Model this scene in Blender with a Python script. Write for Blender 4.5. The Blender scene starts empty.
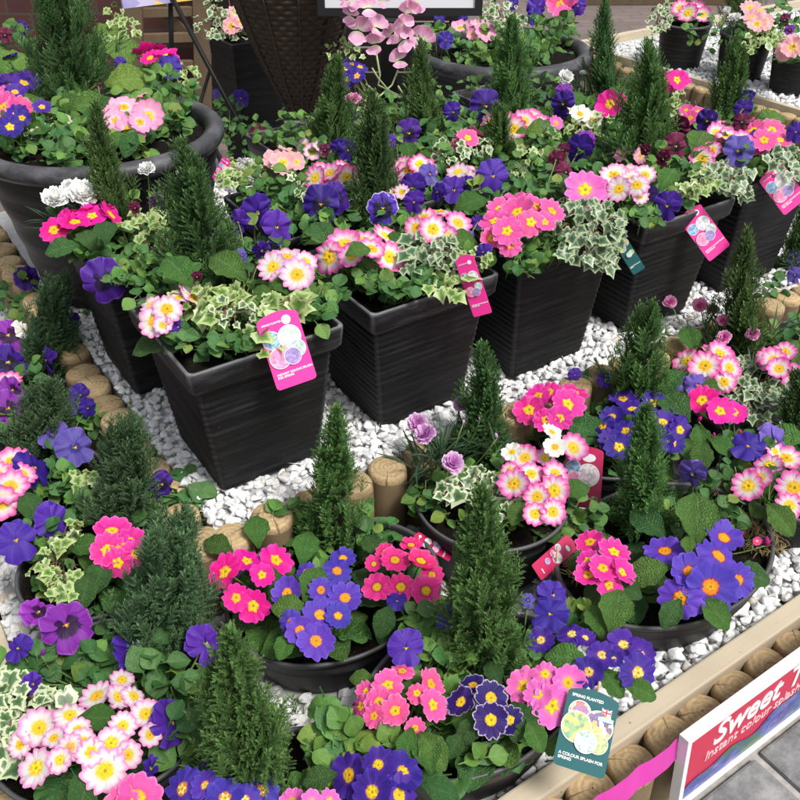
import bpy, bmesh, math, random
import numpy as np
from mathutils import Vector, Matrix, noise

random.seed(7); RNG = np.random.default_rng(7)
S = bpy.context.scene
COL = S.collection
R = math.radians

# ------------------------------------------------------------ camera, sky, sun, exposure
# axes: x runs along the front of the display, y goes back into it, z up; z = 0 is the gravel of the upper tier
CAM = Vector((-0.407, -1.208, 1.10))
HEAD = math.atan2(0.5563, 0.8310)            # heading, clockwise from +y
PITCH = R(35.6)
FOC = 872.0
cam = bpy.data.cameras.new('camera'); cam_o = bpy.data.objects.new('camera', cam); COL.objects.link(cam_o)
cam.sensor_width = 36; cam.lens = FOC * 36 / 800; cam.clip_start = 0.05; cam.clip_end = 200
cam_o.location = CAM; cam_o.rotation_euler = (math.pi / 2 - PITCH, 0, -HEAD)
S.camera = cam_o
W = bpy.data.worlds.new('World'); S.world = W; W.use_nodes = True
wn = W.node_tree.nodes; wn.clear()
sky = wn.new('ShaderNodeTexSky'); sky.sky_type = 'NISHITA'; sky.sun_disc = False
SUN_EL, SUN_AZ = R(58), R(165)               # azimuth clockwise from +y
sky.sun_elevation = SUN_EL; sky.sun_rotation = SUN_AZ; sky.dust_density = 3.0
hs = wn.new('ShaderNodeHueSaturation'); hs.inputs['Saturation'].default_value = 0.3
bg = wn.new('ShaderNodeBackground'); bg.inputs['Strength'].default_value = 0.115
wo = wn.new('ShaderNodeOutputWorld'); wl = W.node_tree.links
wl.new(sky.outputs[0], hs.inputs['Color']); wl.new(hs.outputs[0], bg.inputs['Color']); wl.new(bg.outputs[0], wo.inputs['Surface'])
sun = bpy.data.lights.new('sun', 'SUN'); sun.energy = 2.3; sun.angle = R(16); sun.color = (1, 0.97, 0.93)
sun_o = bpy.data.objects.new('sun', sun); COL.objects.link(sun_o)
sd = Vector((math.sin(SUN_AZ) * math.cos(SUN_EL), math.cos(SUN_AZ) * math.cos(SUN_EL), math.sin(SUN_EL)))
sun_o.rotation_euler = sd.to_track_quat('Z', 'Y').to_euler()
S.view_settings.view_transform = 'Standard'; S.view_settings.look = 'None'
S.view_settings.exposure = 0.62; S.view_settings.gamma = 1; S.view_settings.use_curve_mapping = False
S.render.engine = 'CYCLES'
S.cycles.max_bounces = 6; S.cycles.diffuse_bounces = 3; S.cycles.glossy_bounces = 2
S.cycles.transmission_bounces = 3; S.cycles.transparent_max_bounces = 4

# ------------------------------------------------------------ where a point of the photograph lies in the place
FWD = Vector((math.sin(HEAD) * math.cos(PITCH), math.cos(HEAD) * math.cos(PITCH), -math.sin(PITCH)))
RGT = Vector((math.cos(HEAD), -math.sin(HEAD), 0)); UPV = RGT.cross(FWD)
UP = Vector((0, 0, 1))
def ray(x, y): return FWD * FOC + RGT * (x - 400) - UPV * (y - 400)
def P(x, y, z):
    d = ray(x, y); return CAM + d * ((z - CAM.z) / d.z)
def Pv(x, y, v):
    d = ray(x, y); return CAM + d * ((v - CAM.y) / d.y)
def Ppl(x, y, o, n):
    d = ray(x, y); return CAM + d * ((Vector(o) - CAM).dot(n) / d.dot(n))
def px2m(p, px): return px * (Vector(p) - CAM).dot(FWD) / FOC
def tocam(p): return (CAM - Vector(p)).normalized()

# ------------------------------------------------------------ materials
def new_mat(name):
    m = bpy.data.materials.new(name); m.use_nodes = True
    nt = m.node_tree; nt.nodes.clear()
    return m, NT(nt)
class NT:
    def __init__(s, nt): s.nt = nt; s.n = nt.nodes; s.l = nt.links
    def add(s, t, **kw):
        x = s.n.new(t)
        for k, v in kw.items():
            if hasattr(x, k): setattr(x, k, v)
        return x
    def put(s, sock, v):
        if isinstance(v, bpy.types.NodeSocket): s.l.new(v, sock)
        elif isinstance(v, (tuple, list)) and len(v) == 3 and sock.type == 'RGBA': sock.default_value = (*v, 1)
        else: sock.default_value = v
    def m(s, op, a, b=0.0, c=0.0, clamp=False):
        x = s.n.new('ShaderNodeMath'); x.operation = op; x.use_clamp = clamp
        s.put(x.inputs[0], a); s.put(x.inputs[1], b); s.put(x.inputs[2], c); return x.outputs[0]
    def mix(s, f, a, b, mode='MIX'):
        x = s.n.new('ShaderNodeMix'); x.data_type = 'RGBA'; x.blend_type = mode
        s.put(x.inputs[0], f); s.put(x.inputs[6], a); s.put(x.inputs[7], b); return x.outputs[2]
    def ramp(s, f, stops, interp='LINEAR'):
        x = s.n.new('ShaderNodeValToRGB'); e = x.color_ramp.elements; x.color_ramp.interpolation = interp
        while len(e) < len(stops): e.new(0.5)
        for i, (p, c) in enumerate(stops):
            e[i].position = p; e[i].color = (*c, 1) if len(c) == 3 else c
        s.put(x.inputs[0], f); return x.outputs[0]
    def noise(s, scale, vec=None, detail=3, rough=0.55, dist=0.0):
        x = s.n.new('ShaderNodeTexNoise'); x.inputs['Scale'].default_value = scale
        x.inputs['Detail'].default_value = detail; x.inputs['Roughness'].default_value = rough; x.inputs['Distortion'].default_value = dist
        if vec is not None: s.l.new(vec, x.inputs['Vector'])
        return x.outputs[0]
    def coord(s, which='Object'): return s.n.new('ShaderNodeTexCoord').outputs[which]
    def scale(s, vec, sc):
        x = s.n.new('ShaderNodeMapping'); s.l.new(vec, x.inputs['Vector']); x.inputs['Scale'].default_value = sc; return x.outputs[0]
    def rcoord(s):
        x = s.n.new('ShaderNodeVectorMath'); x.operation = 'ADD'; s.l.new(s.coord(), x.inputs[0])
        y = s.n.new('ShaderNodeCombineXYZ'); r = s.rand(); s.l.new(s.m('MULTIPLY', r, 7.3), y.inputs[0]); s.l.new(s.m('MULTIPLY', r, 3.1), y.inputs[1]); s.l.new(s.m('MULTIPLY', r, 11.7), y.inputs[2])
        s.l.new(y.outputs[0], x.inputs[1]); return x.outputs[0]
    def attr(s, name):
        x = s.n.new('ShaderNodeAttribute'); x.attribute_name = name; return x.outputs['Fac']
    def uv(s):
        x = s.n.new('ShaderNodeUVMap'); x.uv_map = 'UVMap'
        y = s.n.new('ShaderNodeSeparateXYZ'); s.l.new(x.outputs[0], y.inputs[0]); return y.outputs[0], y.outputs[1]
    def rand(s): return s.n.new('ShaderNodeObjectInfo').outputs['Random']
    def hsv(s, c, h=0.5, sa=1.0, v=1.0):
        x = s.n.new('ShaderNodeHueSaturation'); s.put(x.inputs['Color'], c)
        s.put(x.inputs['Hue'], h); s.put(x.inputs['Saturation'], sa); s.put(x.inputs['Value'], v); return x.outputs[0]
    def bump(s, h, strength=0.3, dist=0.002):
        x = s.n.new('ShaderNodeBump'); x.inputs['Strength'].default_value = strength; x.inputs['Distance'].default_value = dist
        s.l.new(h, x.inputs['Height']); return x.outputs[0]
    def out(s, color, rough=0.6, normal=None, spec=0.5, trans=0.0, transcol=None, metal=0.0):
        b = s.n.new('ShaderNodeBsdfPrincipled'); s.put(b.inputs['Base Color'], color); s.put(b.inputs['Roughness'], rough)
        s.put(b.inputs['Specular IOR Level'], spec); s.put(b.inputs['Metallic'], metal)
        if normal is not None: s.l.new(normal, b.inputs['Normal'])
        o = s.n.new('ShaderNodeOutputMaterial'); sh = b.outputs[0]
        if trans > 0:
            t = s.n.new('ShaderNodeBsdfTranslucent'); s.put(t.inputs['Color'], transcol if transcol is not None else color)
            x = s.n.new('ShaderNodeMixShader'); x.inputs[0].default_value = trans
            s.l.new(sh, x.inputs[1]); s.l.new(t.outputs[0], x.inputs[2]); sh = x.outputs[0]
        s.l.new(sh, o.inputs['Surface'])
M = {}
def simple(name, col, rough=0.6, spec=0.5, nscale=0, namt=0.15, bump=0.0, metal=0.0):
    m, t = new_mat(name); c = col; nb = None
    if nscale:
        n = t.noise(nscale, t.coord(), 4)
        c = t.mix(n, tuple(x * (1 - namt * 2) for x in col), tuple(min(1, x * (1 + namt * 2)) for x in col))
        if bump: nb = t.bump(n, bump, 0.003)
    t.out(c, rough, nb, spec, metal=metal); M[name] = m; return m

def petal_mat(name, stops, rough=0.55, trans=0.22, hue=0.012, val=0.12):
    m, t = new_mat(name)
    k = t.attr('k'); u, v = t.uv()
    # fine veins along the petal and a little fibre noise shift the colour boundary
    cx = t.n.new('ShaderNodeCombineXYZ'); t.l.new(t.m('MULTIPLY', u, 9.0), cx.inputs[0]); t.l.new(t.m('MULTIPLY', v, 1.6), cx.inputs[1]); t.l.new(t.m('MULTIPLY', t.rand(), 9.0), cx.inputs[2])
    nv = t.noise(1.0, cx.outputs[0], 3)
    kk = t.m('ADD', k, t.m('MULTIPLY', t.m('SUBTRACT', nv, 0.5), 0.24))
    c = t.ramp(kk, stops)
    r = t.rand()
    st = t.m('POWER', t.m('ABSOLUTE', t.m('SINE', t.m('ADD', t.m('MULTIPLY', u, 13.0), t.m('MULTIPLY', nv, 3.0)))), 6.0)
    c = t.hsv(c, 0.5, 1.0, t.m('SUBTRACT', 1.0, t.m('MULTIPLY', st, t.m('MULTIPLY', 0.22, t.m('SUBTRACT', 1.0, v, clamp=True)))))
    c = t.hsv(c, t.m('ADD', 0.5 - hue, t.m('MULTIPLY', r, 2 * hue)), 1.0, t.m('MULTIPLY', t.m('ADD', 1 - val, t.m('MULTIPLY', r, 2 * val)), t.m('ADD', 0.76, t.m('MULTIPLY', nv, 0.46))))
    t.out(c, rough, t.bump(nv, 0.6, 0.002), 0.3, trans); M[name] = m; return m
Y = (0.85, 0.50, 0.015); YO = (0.85, 0.33, 0.01)
def prim(name, inner, mid, edge, e0=0.85, eye=Y, i1=0.55, lace=False):
    if lace: st = [(0.24, eye), (0.30, inner), (0.5, mid), (0.90, mid), (0.955, edge)]
    else: st = [(0.22, eye), (0.30, inner), (i1, mid), (e0, mid), (1.0, edge)]
    return petal_mat(name, st)
prim('petal_hot_pink', (0.74, 0.012, 0.22), (0.78, 0.010, 0.29), (0.80, 0.04, 0.42))
prim('petal_cerise', (0.70, 0.02, 0.24), (0.76, 0.030, 0.31), (0.80, 0.12, 0.46))
prim('petal_salmon', (0.40, 0.0, 0.06), (0.78, 0.028, 0.22), (0.80, 0.09, 0.34), i1=0.42)
prim('petal_rose', (0.78, 0.07, 0.26), (0.80, 0.095, 0.33), (0.83, 0.22, 0.48))
prim('petal_candy', (0.82, 0.25, 0.48), (0.80, 0.14, 0.49), (0.82, 0.24, 0.58))
prim('petal_light_pink', (0.84, 0.62, 0.68), (0.82, 0.36, 0.54), (0.82, 0.22, 0.46))
petal_mat('petal_bicolour', [(0.20, Y), (0.35, (0.80, 0.58, 0.14)), (0.46, (0.76, 0.67, 0.62)), (0.62, (0.76, 0.50, 0.61)), (0.84, (0.78, 0.16, 0.43)), (1.0, (0.74, 0.08, 0.36))])
petal_mat('petal_blush', [(0.20, Y), (0.35, (0.78, 0.62, 0.20)), (0.46, (0.74, 0.70, 0.64)), (0.72, (0.74, 0.61, 0.67)), (0.88, (0.74, 0.32, 0.53)), (1.0, (0.78, 0.22, 0.48))])
prim('petal_coral', (0.84, 0.62, 0.40), (0.82, 0.38, 0.42), (0.82, 0.50, 0.55))
prim('petal_cream', (0.78, 0.78, 0.50), (0.82, 0.81, 0.74), (0.82, 0.80, 0.76))
prim('petal_blue', (0.11, 0.03, 0.36), (0.082, 0.040, 0.40), (0.118, 0.066, 0.49), eye=YO)
prim('petal_ringed_blue', (0.30, 0.008, 0.06), (0.088, 0.042, 0.42), (0.128, 0.070, 0.51), eye=YO, i1=0.36)
prim('petal_deep_blue', (0.08, 0.025, 0.30), (0.046, 0.016, 0.25), (0.064, 0.027, 0.32))
prim('petal_laced', (0.03, 0.008, 0.14), (0.024, 0.008, 0.125), (0.42, 0.36, 0.50), lace=True)
def pans(name, blotch, mid, edge, b0=0.40):
    return petal_mat(name, [(0.03, (0.6, 0.42, 0.03)), (0.08, blotch), (b0, blotch), (b0 + 0.12, mid), (0.90, mid), (0.99, edge)], hue=0.01, val=0.15)
pans('pansy_violet', (0.04, 0.012, 0.20), (0.060, 0.017, 0.28), (0.085, 0.036, 0.36), 0.22)
pans('pansy_blotched', (0.008, 0.003, 0.035), (0.045, 0.011, 0.21), (0.10, 0.04, 0.36), 0.40)
pans('pansy_blue', (0.05, 0.02, 0.28), (0.056, 0.022, 0.30), (0.078, 0.038, 0.37), 0.18)
pans('pansy_lavender', (0.05, 0.03, 0.26), (0.130, 0.088, 0.40), (0.18, 0.13, 0.46), 0.22)
pans('pansy_magenta', (0.03, 0.002, 0.05), (0.24, 0.025, 0.36), (0.38, 0.10, 0.55), 0.42)
pans('pansy_wine', (0.02, 0.001, 0.01), (0.13, 0.006, 0.045), (0.22, 0.02, 0.10), 0.35)
pans('pansy_edged', (0.006, 0.003, 0.03), (0.09, 0.03, 0.42), (0.75, 0.68, 0.85), 0.55)
pans('pansy_white', (0.80, 0.72, 0.55), (0.84, 0.82, 0.76), (0.86, 0.85, 0.80), 0.2)
petal_mat('dianthus_white', [(0.2, (0.78, 0.80, 0.70)), (0.6, (0.86, 0.86, 0.84))])
petal_mat('dianthus_lilac', [(0.2, (0.38, 0.06, 0.30)), (0.6, (0.62, 0.20, 0.58)), (0.95, (0.80, 0.52, 0.76))])
petal_mat('dianthus_pink', [(0.2, (0.55, 0.02, 0.22)), (0.6, (0.82, 0.14, 0.45)), (0.95, (0.88, 0.45, 0.66))])
petal_mat('silk_petal', [(0.08, (0.80, 0.78, 0.52)), (0.3, (0.82, 0.52, 0.66)), (0.8, (0.82, 0.36, 0.58)), (1, (0.84, 0.56, 0.72))], trans=0.35)
petal_mat('eye_yellow', [(0.18, (0.30, 0.34, 0.03)), (0.32, (0.80, 0.50, 0.02)), (0.8, (0.86, 0.50, 0.012)), (1, (0.85, 0.40, 0.01))], rough=0.7, trans=0.05)
petal_mat('eye_orange', [(0.18, (0.45, 0.28, 0.02)), (0.35, (0.86, 0.42, 0.012)), (1, (0.85, 0.25, 0.008))], rough=0.7, trans=0.05)
petal_mat('eye_pale', [(0.2, (0.55, 0.35, 0.03)), (0.5, (0.86, 0.62, 0.10)), (1, (0.88, 0.74, 0.35))], rough=0.7, trans=0.05)

def leaf_mat(name, c0, c1, vein, veins=9.0, rough=0.5, slope=2.1, bump=0.75, veinw=0.22):
    m, t = new_mat(name); u, v = t.uv()
    au = t.m('ABSOLUTE', u)
    n = t.noise(60, t.coord('Object'), 3); g = t.noise(7, t.coord('Object'), 2)
    q = t.m('FRACT', t.m('ADD', t.m('SUBTRACT', t.m('MULTIPLY', v, veins), t.m('MULTIPLY', au, slope)), t.m('MULTIPLY', n, 0.75)))
    d = t.m('MULTIPLY', t.m('ABSOLUTE', t.m('SUBTRACT', q, 0.5)), 2.0)          # 0 on a side vein
    rib = t.m('MULTIPLY', au, 9.0)
    dv = t.m('MINIMUM', t.m('DIVIDE', d, veinw), rib, clamp=True)
    base = t.mix(g, c0, c1)
    net = t.n.new('ShaderNodeTexVoronoi'); net.feature = 'DISTANCE_TO_EDGE'; net.inputs['Scale'].default_value = 1.0
    cx = t.n.new('ShaderNodeCombineXYZ'); t.l.new(t.m('MULTIPLY', u, 7.0), cx.inputs[0]); t.l.new(t.m('MULTIPLY', v, 16.0), cx.inputs[1]); t.l.new(cx.outputs[0], net.inputs['Vector'])
    nd = t.m('MULTIPLY', net.outputs['Distance'], 5.0, clamp=True)
    c = t.mix(t.m('ADD', t.m('MULTIPLY', dv, 0.6), t.m('MULTIPLY', nd, 0.4)), vein, base)
    r = t.rand()
    kk = t.attr('k')
    c = t.mix(t.ramp(kk, [(0.90, (0, 0, 0)), (0.99, (0.55, 0.55, 0.55))]), c, (0.20, 0.22, 0.035))
    c = t.hsv(c, t.m('ADD', 0.485, t.m('MULTIPLY', t.m('FRACT', t.m('ADD', r, t.m('MULTIPLY', kk, 7.0))), 0.03)), 1.0, t.m('ADD', 0.66, t.m('ADD', t.m('MULTIPLY', r, 0.3), t.m('MULTIPLY', kk, 0.5))))
    h = t.m('ADD', t.m('MULTIPLY', t.m('POWER', t.m('MINIMUM', d, rib), 0.5), 0.7), t.m('ADD', t.m('MULTIPLY', n, 0.4), t.m('MULTIPLY', nd, 1.1)))
    t.out(c, rough, t.bump(h, bump, 0.003), 0.28, 0.18, t.mix(0.5, c, (0.16, 0.26, 0.02))); M[name] = m
leaf_mat('primrose_leaf_mat', (0.045, 0.130, 0.020), (0.085, 0.190, 0.034), (0.13, 0.24, 0.075), veins=13, veinw=0.16)
leaf_mat('primrose_leaf_dark', (0.032, 0.098, 0.026), (0.058, 0.145, 0.038), (0.095, 0.19, 0.065), veins=12, veinw=0.16)
leaf_mat('primrose_leaf_fresh', (0.080, 0.17, 0.025), (0.13, 0.24, 0.035), (0.20, 0.31, 0.09))
leaf_mat('pansy_leaf_mat', (0.032, 0.105, 0.026), (0.065, 0.165, 0.042), (0.08, 0.18, 0.055), veins=4, slope=1.2, bump=0.25, rough=0.42)
leaf_mat('pansy_leaf_light', (0.065, 0.165, 0.026), (0.115, 0.235, 0.045), (0.14, 0.26, 0.07), veins=4, slope=1.2, bump=0.25, rough=0.42)
leaf_mat('blade_mat', (0.035, 0.085, 0.045), (0.070, 0.135, 0.070), (0.07, 0.13, 0.07), veins=1, slope=0, bump=0.1)
def ivy_mat(name, heart, mid, margin, m0=0.55):
    m, t = new_mat(name); k = t.attr('k')
    n = t.noise(45, t.coord('Object'), 4, 0.6); n2 = t.noise(130, t.coord('Object'), 2)
    kk = t.m('ADD', k, t.m('MULTIPLY', t.m('SUBTRACT', n, 0.5), 0.9))
    c = t.ramp(kk, [(0.15, heart), (m0 - 0.1, mid), (m0 + 0.03, margin), (1.0, margin)])
    t.out(t.hsv(c, 0.5, 1.0, t.m('ADD', 0.75, t.m('MULTIPLY', n2, 0.5))), 0.4, t.bump(n, 0.3, 0.002), 0.45, 0.15); M[name] = m
ivy_mat('ivy_grey', (0.035, 0.085, 0.033), (0.09, 0.16, 0.08), (0.36, 0.43, 0.26), 0.72)
ivy_mat('ivy_cream', (0.040, 0.10, 0.028), (0.10, 0.18, 0.07), (0.52, 0.58, 0.36), 0.70)
ivy_mat('ivy_gold', (0.070, 0.155, 0.024), (0.17, 0.28, 0.065), (0.38, 0.47, 0.19), 0.66)
ivy_mat('ivy_green', (0.040, 0.10, 0.025), (0.075, 0.15, 0.035), (0.20, 0.30, 0.10), 0.80)
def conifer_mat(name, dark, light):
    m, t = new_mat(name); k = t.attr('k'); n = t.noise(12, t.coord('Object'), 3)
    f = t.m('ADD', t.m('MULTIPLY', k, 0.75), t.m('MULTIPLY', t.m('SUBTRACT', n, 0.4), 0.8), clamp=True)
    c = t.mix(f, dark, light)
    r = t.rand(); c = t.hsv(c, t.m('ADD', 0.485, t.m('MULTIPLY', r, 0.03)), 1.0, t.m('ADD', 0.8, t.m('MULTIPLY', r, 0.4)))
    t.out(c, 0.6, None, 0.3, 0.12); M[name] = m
conifer_mat('conifer_green', (0.018, 0.060, 0.014), (0.140, 0.260, 0.070))
conifer_mat('conifer_blue', (0.022, 0.066, 0.026), (0.125, 0.225, 0.100))
conifer_mat('conifer_dark', (0.015, 0.052, 0.015), (0.105, 0.210, 0.062))
simple('stem_green', (0.13, 0.20, 0.055), 0.5, nscale=30)
simple('stem_pale', (0.36, 0.42, 0.20), 0.5, nscale=30)
simple('stem_red', (0.16, 0.08, 0.05), 0.6, nscale=30)
simple('bark', (0.05, 0.032, 0.02), 0.9, nscale=60)

def pot_mat(name, base, streak, amt, rough=0.45, sc=(6, 6, 90), glow=0.0):
    m, t = new_mat(name); co = t.rcoord()
    n = t.noise(1.0, t.scale(co, sc), 5, 0.65); n2 = t.noise(4, co, 3); d = t.noise(160, co, 3)
    f = t.m('MULTIPLY', t.ramp(n, [(0.46, (0, 0, 0)), (0.72, (1, 1, 1))]), t.m('MULTIPLY', t.m('ADD', n2, 0.1), amt), clamp=True)
    f = t.m('ADD', f, t.m('MULTIPLY', t.attr('k'), 0.55), clamp=True)
    c = t.mix(f, base, streak)
    c = t.mix(t.m('MULTIPLY', t.ramp(d, [(0.62, (0, 0, 0)), (0.75, (1, 1, 1))]), 0.10), c, (0.20, 0.18, 0.15))
    t.out(c, t.m('ADD', rough - 0.06, t.m('MULTIPLY', n2, 0.25)), t.bump(t.m('ADD', n, t.m('MULTIPLY', d, 0.3)), 0.35, 0.002), 0.28); M[name] = m
pot_mat('pot_black', (0.0045, 0.0045, 0.005), (0.085, 0.085, 0.087), 0.27, 0.55)
pot_mat('pot_rim_mat', (0.008, 0.008, 0.009), (0.20, 0.20, 0.21), 0.40, 0.42, (10, 10, 70))
pot_mat('tub_rim_mat', (0.014, 0.0145, 0.016), (0.15, 0.15, 0.16), 0.8, 0.40, (14, 14, 30))
pot_mat('bowl_mat', (0.006, 0.006, 0.0065), (0.06, 0.06, 0.062), 0.25, 0.48, (5, 5, 40))
pot_mat('bowl_rim_mat', (0.008, 0.008, 0.009), (0.16, 0.16, 0.165), 0.35, 0.40, (10, 10, 40))
pot_mat('round_pot_mat', (0.0075, 0.0075, 0.008), (0.085, 0.085, 0.09), 0.4, 0.5)
pot_mat('galvanised', (0.13, 0.135, 0.145), (0.34, 0.35, 0.37), 0.9, 0.42, (8, 8, 20))
def soil_mat():
    m, t = new_mat('soil_mat'); co = t.coord(); a = t.noise(45, co, 6, 0.7); b = t.noise(220, co, 2)
    c = t.ramp(a, [(0.3, (0.003, 0.0025, 0.002)), (0.55, (0.010, 0.007, 0.005)), (0.75, (0.035, 0.024, 0.015))])
    c = t.mix(t.ramp(b, [(0.70, (0, 0, 0)), (0.76, (1, 1, 1))]), c, (0.10, 0.075, 0.045))
    t.out(c, 0.95, t.bump(t.m('ADD', a, t.m('MULTIPLY', b, 0.5)), 1.0, 0.014), 0.15); M['soil_mat'] = m
soil_mat()
simple('dry_moss_mat', (0.22, 0.17, 0.075), 0.9, 0.2, 70, 0.25)
def stone_mat():
    m, t = new_mat('stone_white'); co = t.coord(); a = t.noise(38, co, 4); b = t.noise(14, co, 3)
    c = t.ramp(a, [(0.28, (0.58, 0.59, 0.60)), (0.5, (0.76, 0.76, 0.755)), (0.8, (0.84, 0.84, 0.83))])
    c = t.mix(t.ramp(b, [(0.55, (0, 0, 0)), (0.8, (1, 1, 1))]), c, (0.55, 0.54, 0.51))
    k = t.attr('k'); c = t.mix(1.0, c, t.ramp(k, [(0.0, (1, 1, 1)), (0.80, (0.98, 0.98, 0.97)), (0.91, (0.84, 0.85, 0.86)), (0.97, (0.70, 0.70, 0.71)), (1.0, (0.76, 0.68, 0.58))]), 'MULTIPLY')
    t.out(c, 0.55, t.bump(t.noise(160, co, 4), 0.35, 0.002), 0.4); M['stone_white'] = m
stone_mat()
simple('bed_base', (0.42, 0.42, 0.41), 0.9, nscale=60)
def wood_mat(name, a, b, grain):
    m, t = new_mat(name); co = t.rcoord(); n = t.noise(1, t.scale(co, grain), 5, 0.6); g = t.noise(9, co, 3)
    c = t.mix(n, a, b); c = t.mix(t.m('MULTIPLY', g, 0.45), c, tuple(x * 0.55 for x in a))
    k = t.noise(55, co, 2); c = t.mix(t.ramp(k, [(0.70, (0, 0, 0)), (0.76, (1, 1, 1))]), c, tuple(x * 0.35 for x in a))
    t.out(c, 0.75, t.bump(n, 0.35, 0.002), 0.25); M[name] = m
wood_mat('log_side', (0.17, 0.118, 0.062), (0.33, 0.245, 0.145), (40, 40, 4))
wood_mat('rail_wood', (0.47, 0.395, 0.275), (0.64, 0.56, 0.42), (4, 60, 60))
wood_mat('trellis_wood', (0.095, 0.064, 0.038), (0.19, 0.135, 0.082), (30, 30, 5))
def log_end():
    m, t = new_mat('log_end'); u, v = t.uv()
    n = t.noise(26, t.rcoord(), 4); r = t.m('SQRT', t.m('ADD', t.m('MULTIPLY', u, u), t.m('MULTIPLY', v, v)))
    w = t.m('SINE', t.m('ADD', t.m('MULTIPLY', r, 24), t.m('MULTIPLY', t.noise(30, t.rcoord(), 5, 0.7), 13)))
    f = t.noise(1, t.scale(t.rcoord(), (150, 50, 90)), 4, 0.7)
    c = t.mix(t.m('ADD', t.m('MULTIPLY', w, 0.12), f), (0.25, 0.172, 0.085), (0.60, 0.45, 0.255))
    c = t.mix(t.ramp(t.noise(24, t.rcoord(), 4, 0.65), [(0.5, (0, 0, 0)), (0.75, (1, 1, 1))]), c, (0.26, 0.19, 0.105))
    an = t.m('ADD', t.m('ARCTAN2', v, u), t.m('ADD', t.m('MULTIPLY', t.rand(), 6.28), t.m('MULTIPLY', n, 0.5)))
    cr = t.m('SUBTRACT', 1.0, t.m('MULTIPLY', t.m('ABSOLUTE', t.m('SINE', t.m('MULTIPLY', an, 0.5))), t.m('ADD', 14.0, t.m('MULTIPLY', r, 12.0))), clamp=True)
    cr2 = t.m('SUBTRACT', 1.0, t.m('MULTIPLY', t.m('ABSOLUTE', t.m('SINE', t.m('MULTIPLY', t.m('ADD', an, 2.1), 0.5))), 34.0), clamp=True)
    c = t.mix(t.m('MULTIPLY', t.m('MAXIMUM', cr, cr2), 0.8), c, (0.05, 0.032, 0.018))
    c = t.hsv(c, 0.5, 1.0, t.m('ADD', 0.75, t.m('MULTIPLY', t.rand(), 0.45)))
    t.out(c, 0.8, t.bump(t.m('ADD', t.m('MULTIPLY', w, 0.4), t.m('MULTIPLY', f, 3)), 0.5, 0.002), 0.2); M['log_end'] = m
log_end()
simple('black_metal', (0.006, 0.006, 0.0065), 0.5, 0.3, nscale=20)
simple('white_paint', (0.78, 0.78, 0.77), 0.45, nscale=8, namt=0.03)
simple('board_grey', (0.60, 0.60, 0.62), 0.4, nscale=5, namt=0.03)
simple('tape_pink', (0.56, 0.040, 0.33), 0.35, nscale=14, namt=0.10)
simple('sign_red', (0.52, 0.022, 0.065), 0.35, nscale=4, namt=0.06)
simple('letter_white', (0.80, 0.80, 0.79), 0.4)
simple('letter_pink', (0.78, 0.50, 0.52), 0.4)
simple('tag_pink', (0.82, 0.035, 0.30), 0.35, nscale=9, namt=0.04)
simple('tag_rose', (0.46, 0.012, 0.085), 0.35, nscale=9, namt=0.04)
simple('tag_teal', (0.012, 0.10, 0.105), 0.35, nscale=9, namt=0.05)
simple('flag_blue', (0.03, 0.05, 0.25), 0.4); simple('flag_red', (0.65, 0.03, 0.05), 0.4)
simple('print_pale', (0.45, 0.65, 0.68), 0.4)
simple('wood_stick', (0.62, 0.42, 0.26), 0.6, nscale=30)
def print_mat(name, cols, sc=60, seed=0.0):
    m, t = new_mat(name); co = t.scale(t.coord(), (1, 1, 1))
    x = t.n.new('ShaderNodeTexVoronoi'); x.inputs['Scale'].default_value = sc; t.l.new(co, x.inputs['Vector'])
    s3 = t.n.new('ShaderNodeSeparateColor'); t.l.new(x.outputs['Color'], s3.inputs[0])
    st = [(i / len(cols), c) for i, c in enumerate(cols)]
    c = t.ramp(s3.outputs[0], st, 'CONSTANT')
    c = t.mix(t.m('MULTIPLY', t.noise(sc * 3, co, 3), 0.35), c, (0.85, 0.85, 0.8))
    t.out(c, 0.35); M[name] = m
print_mat('print_red_violet', [(0.6, 0.06, 0.05), (0.25, 0.08, 0.4), (0.75, 0.65, 0.25), (0.65, 0.1, 0.1)], 170)
print_mat('print_yellow_green', [(0.2, 0.4, 0.12), (0.75, 0.62, 0.06), (0.12, 0.28, 0.12), (0.55, 0.6, 0.1)], 190)
print_mat('print_pansies', [(0.75, 0.4, 0.03), (0.12, 0.03, 0.25), (0.8, 0.78, 0.8), (0.06, 0.02, 0.1), (0.75, 0.5, 0.1)], 150)
print_mat('print_silver', [(0.35, 0.55, 0.48), (0.55, 0.70, 0.62), (0.22, 0.36, 0.30), (0.6, 0.74, 0.66)], 300)
print_mat('print_lime', [(0.35, 0.5, 0.08), (0.55, 0.65, 0.22), (0.25, 0.36, 0.06)], 260)
print_mat('print_sky', [(0.10, 0.30, 0.60), (0.22, 0.50, 0.72), (0.06, 0.18, 0.45)], 220)
print_mat('print_rose', [(0.80, 0.15, 0.40), (0.88, 0.30, 0.52), (0.75, 0.08, 0.28)], 200)
print_mat('print_violet', [(0.20, 0.09, 0.42), (0.33, 0.18, 0.55), (0.13, 0.05, 0.32)], 200)
print_mat('print_white_pink', [(0.85, 0.80, 0.82), (0.80, 0.45, 0.58), (0.86, 0.84, 0.84), (0.35, 0.50, 0.42)], 170)
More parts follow.
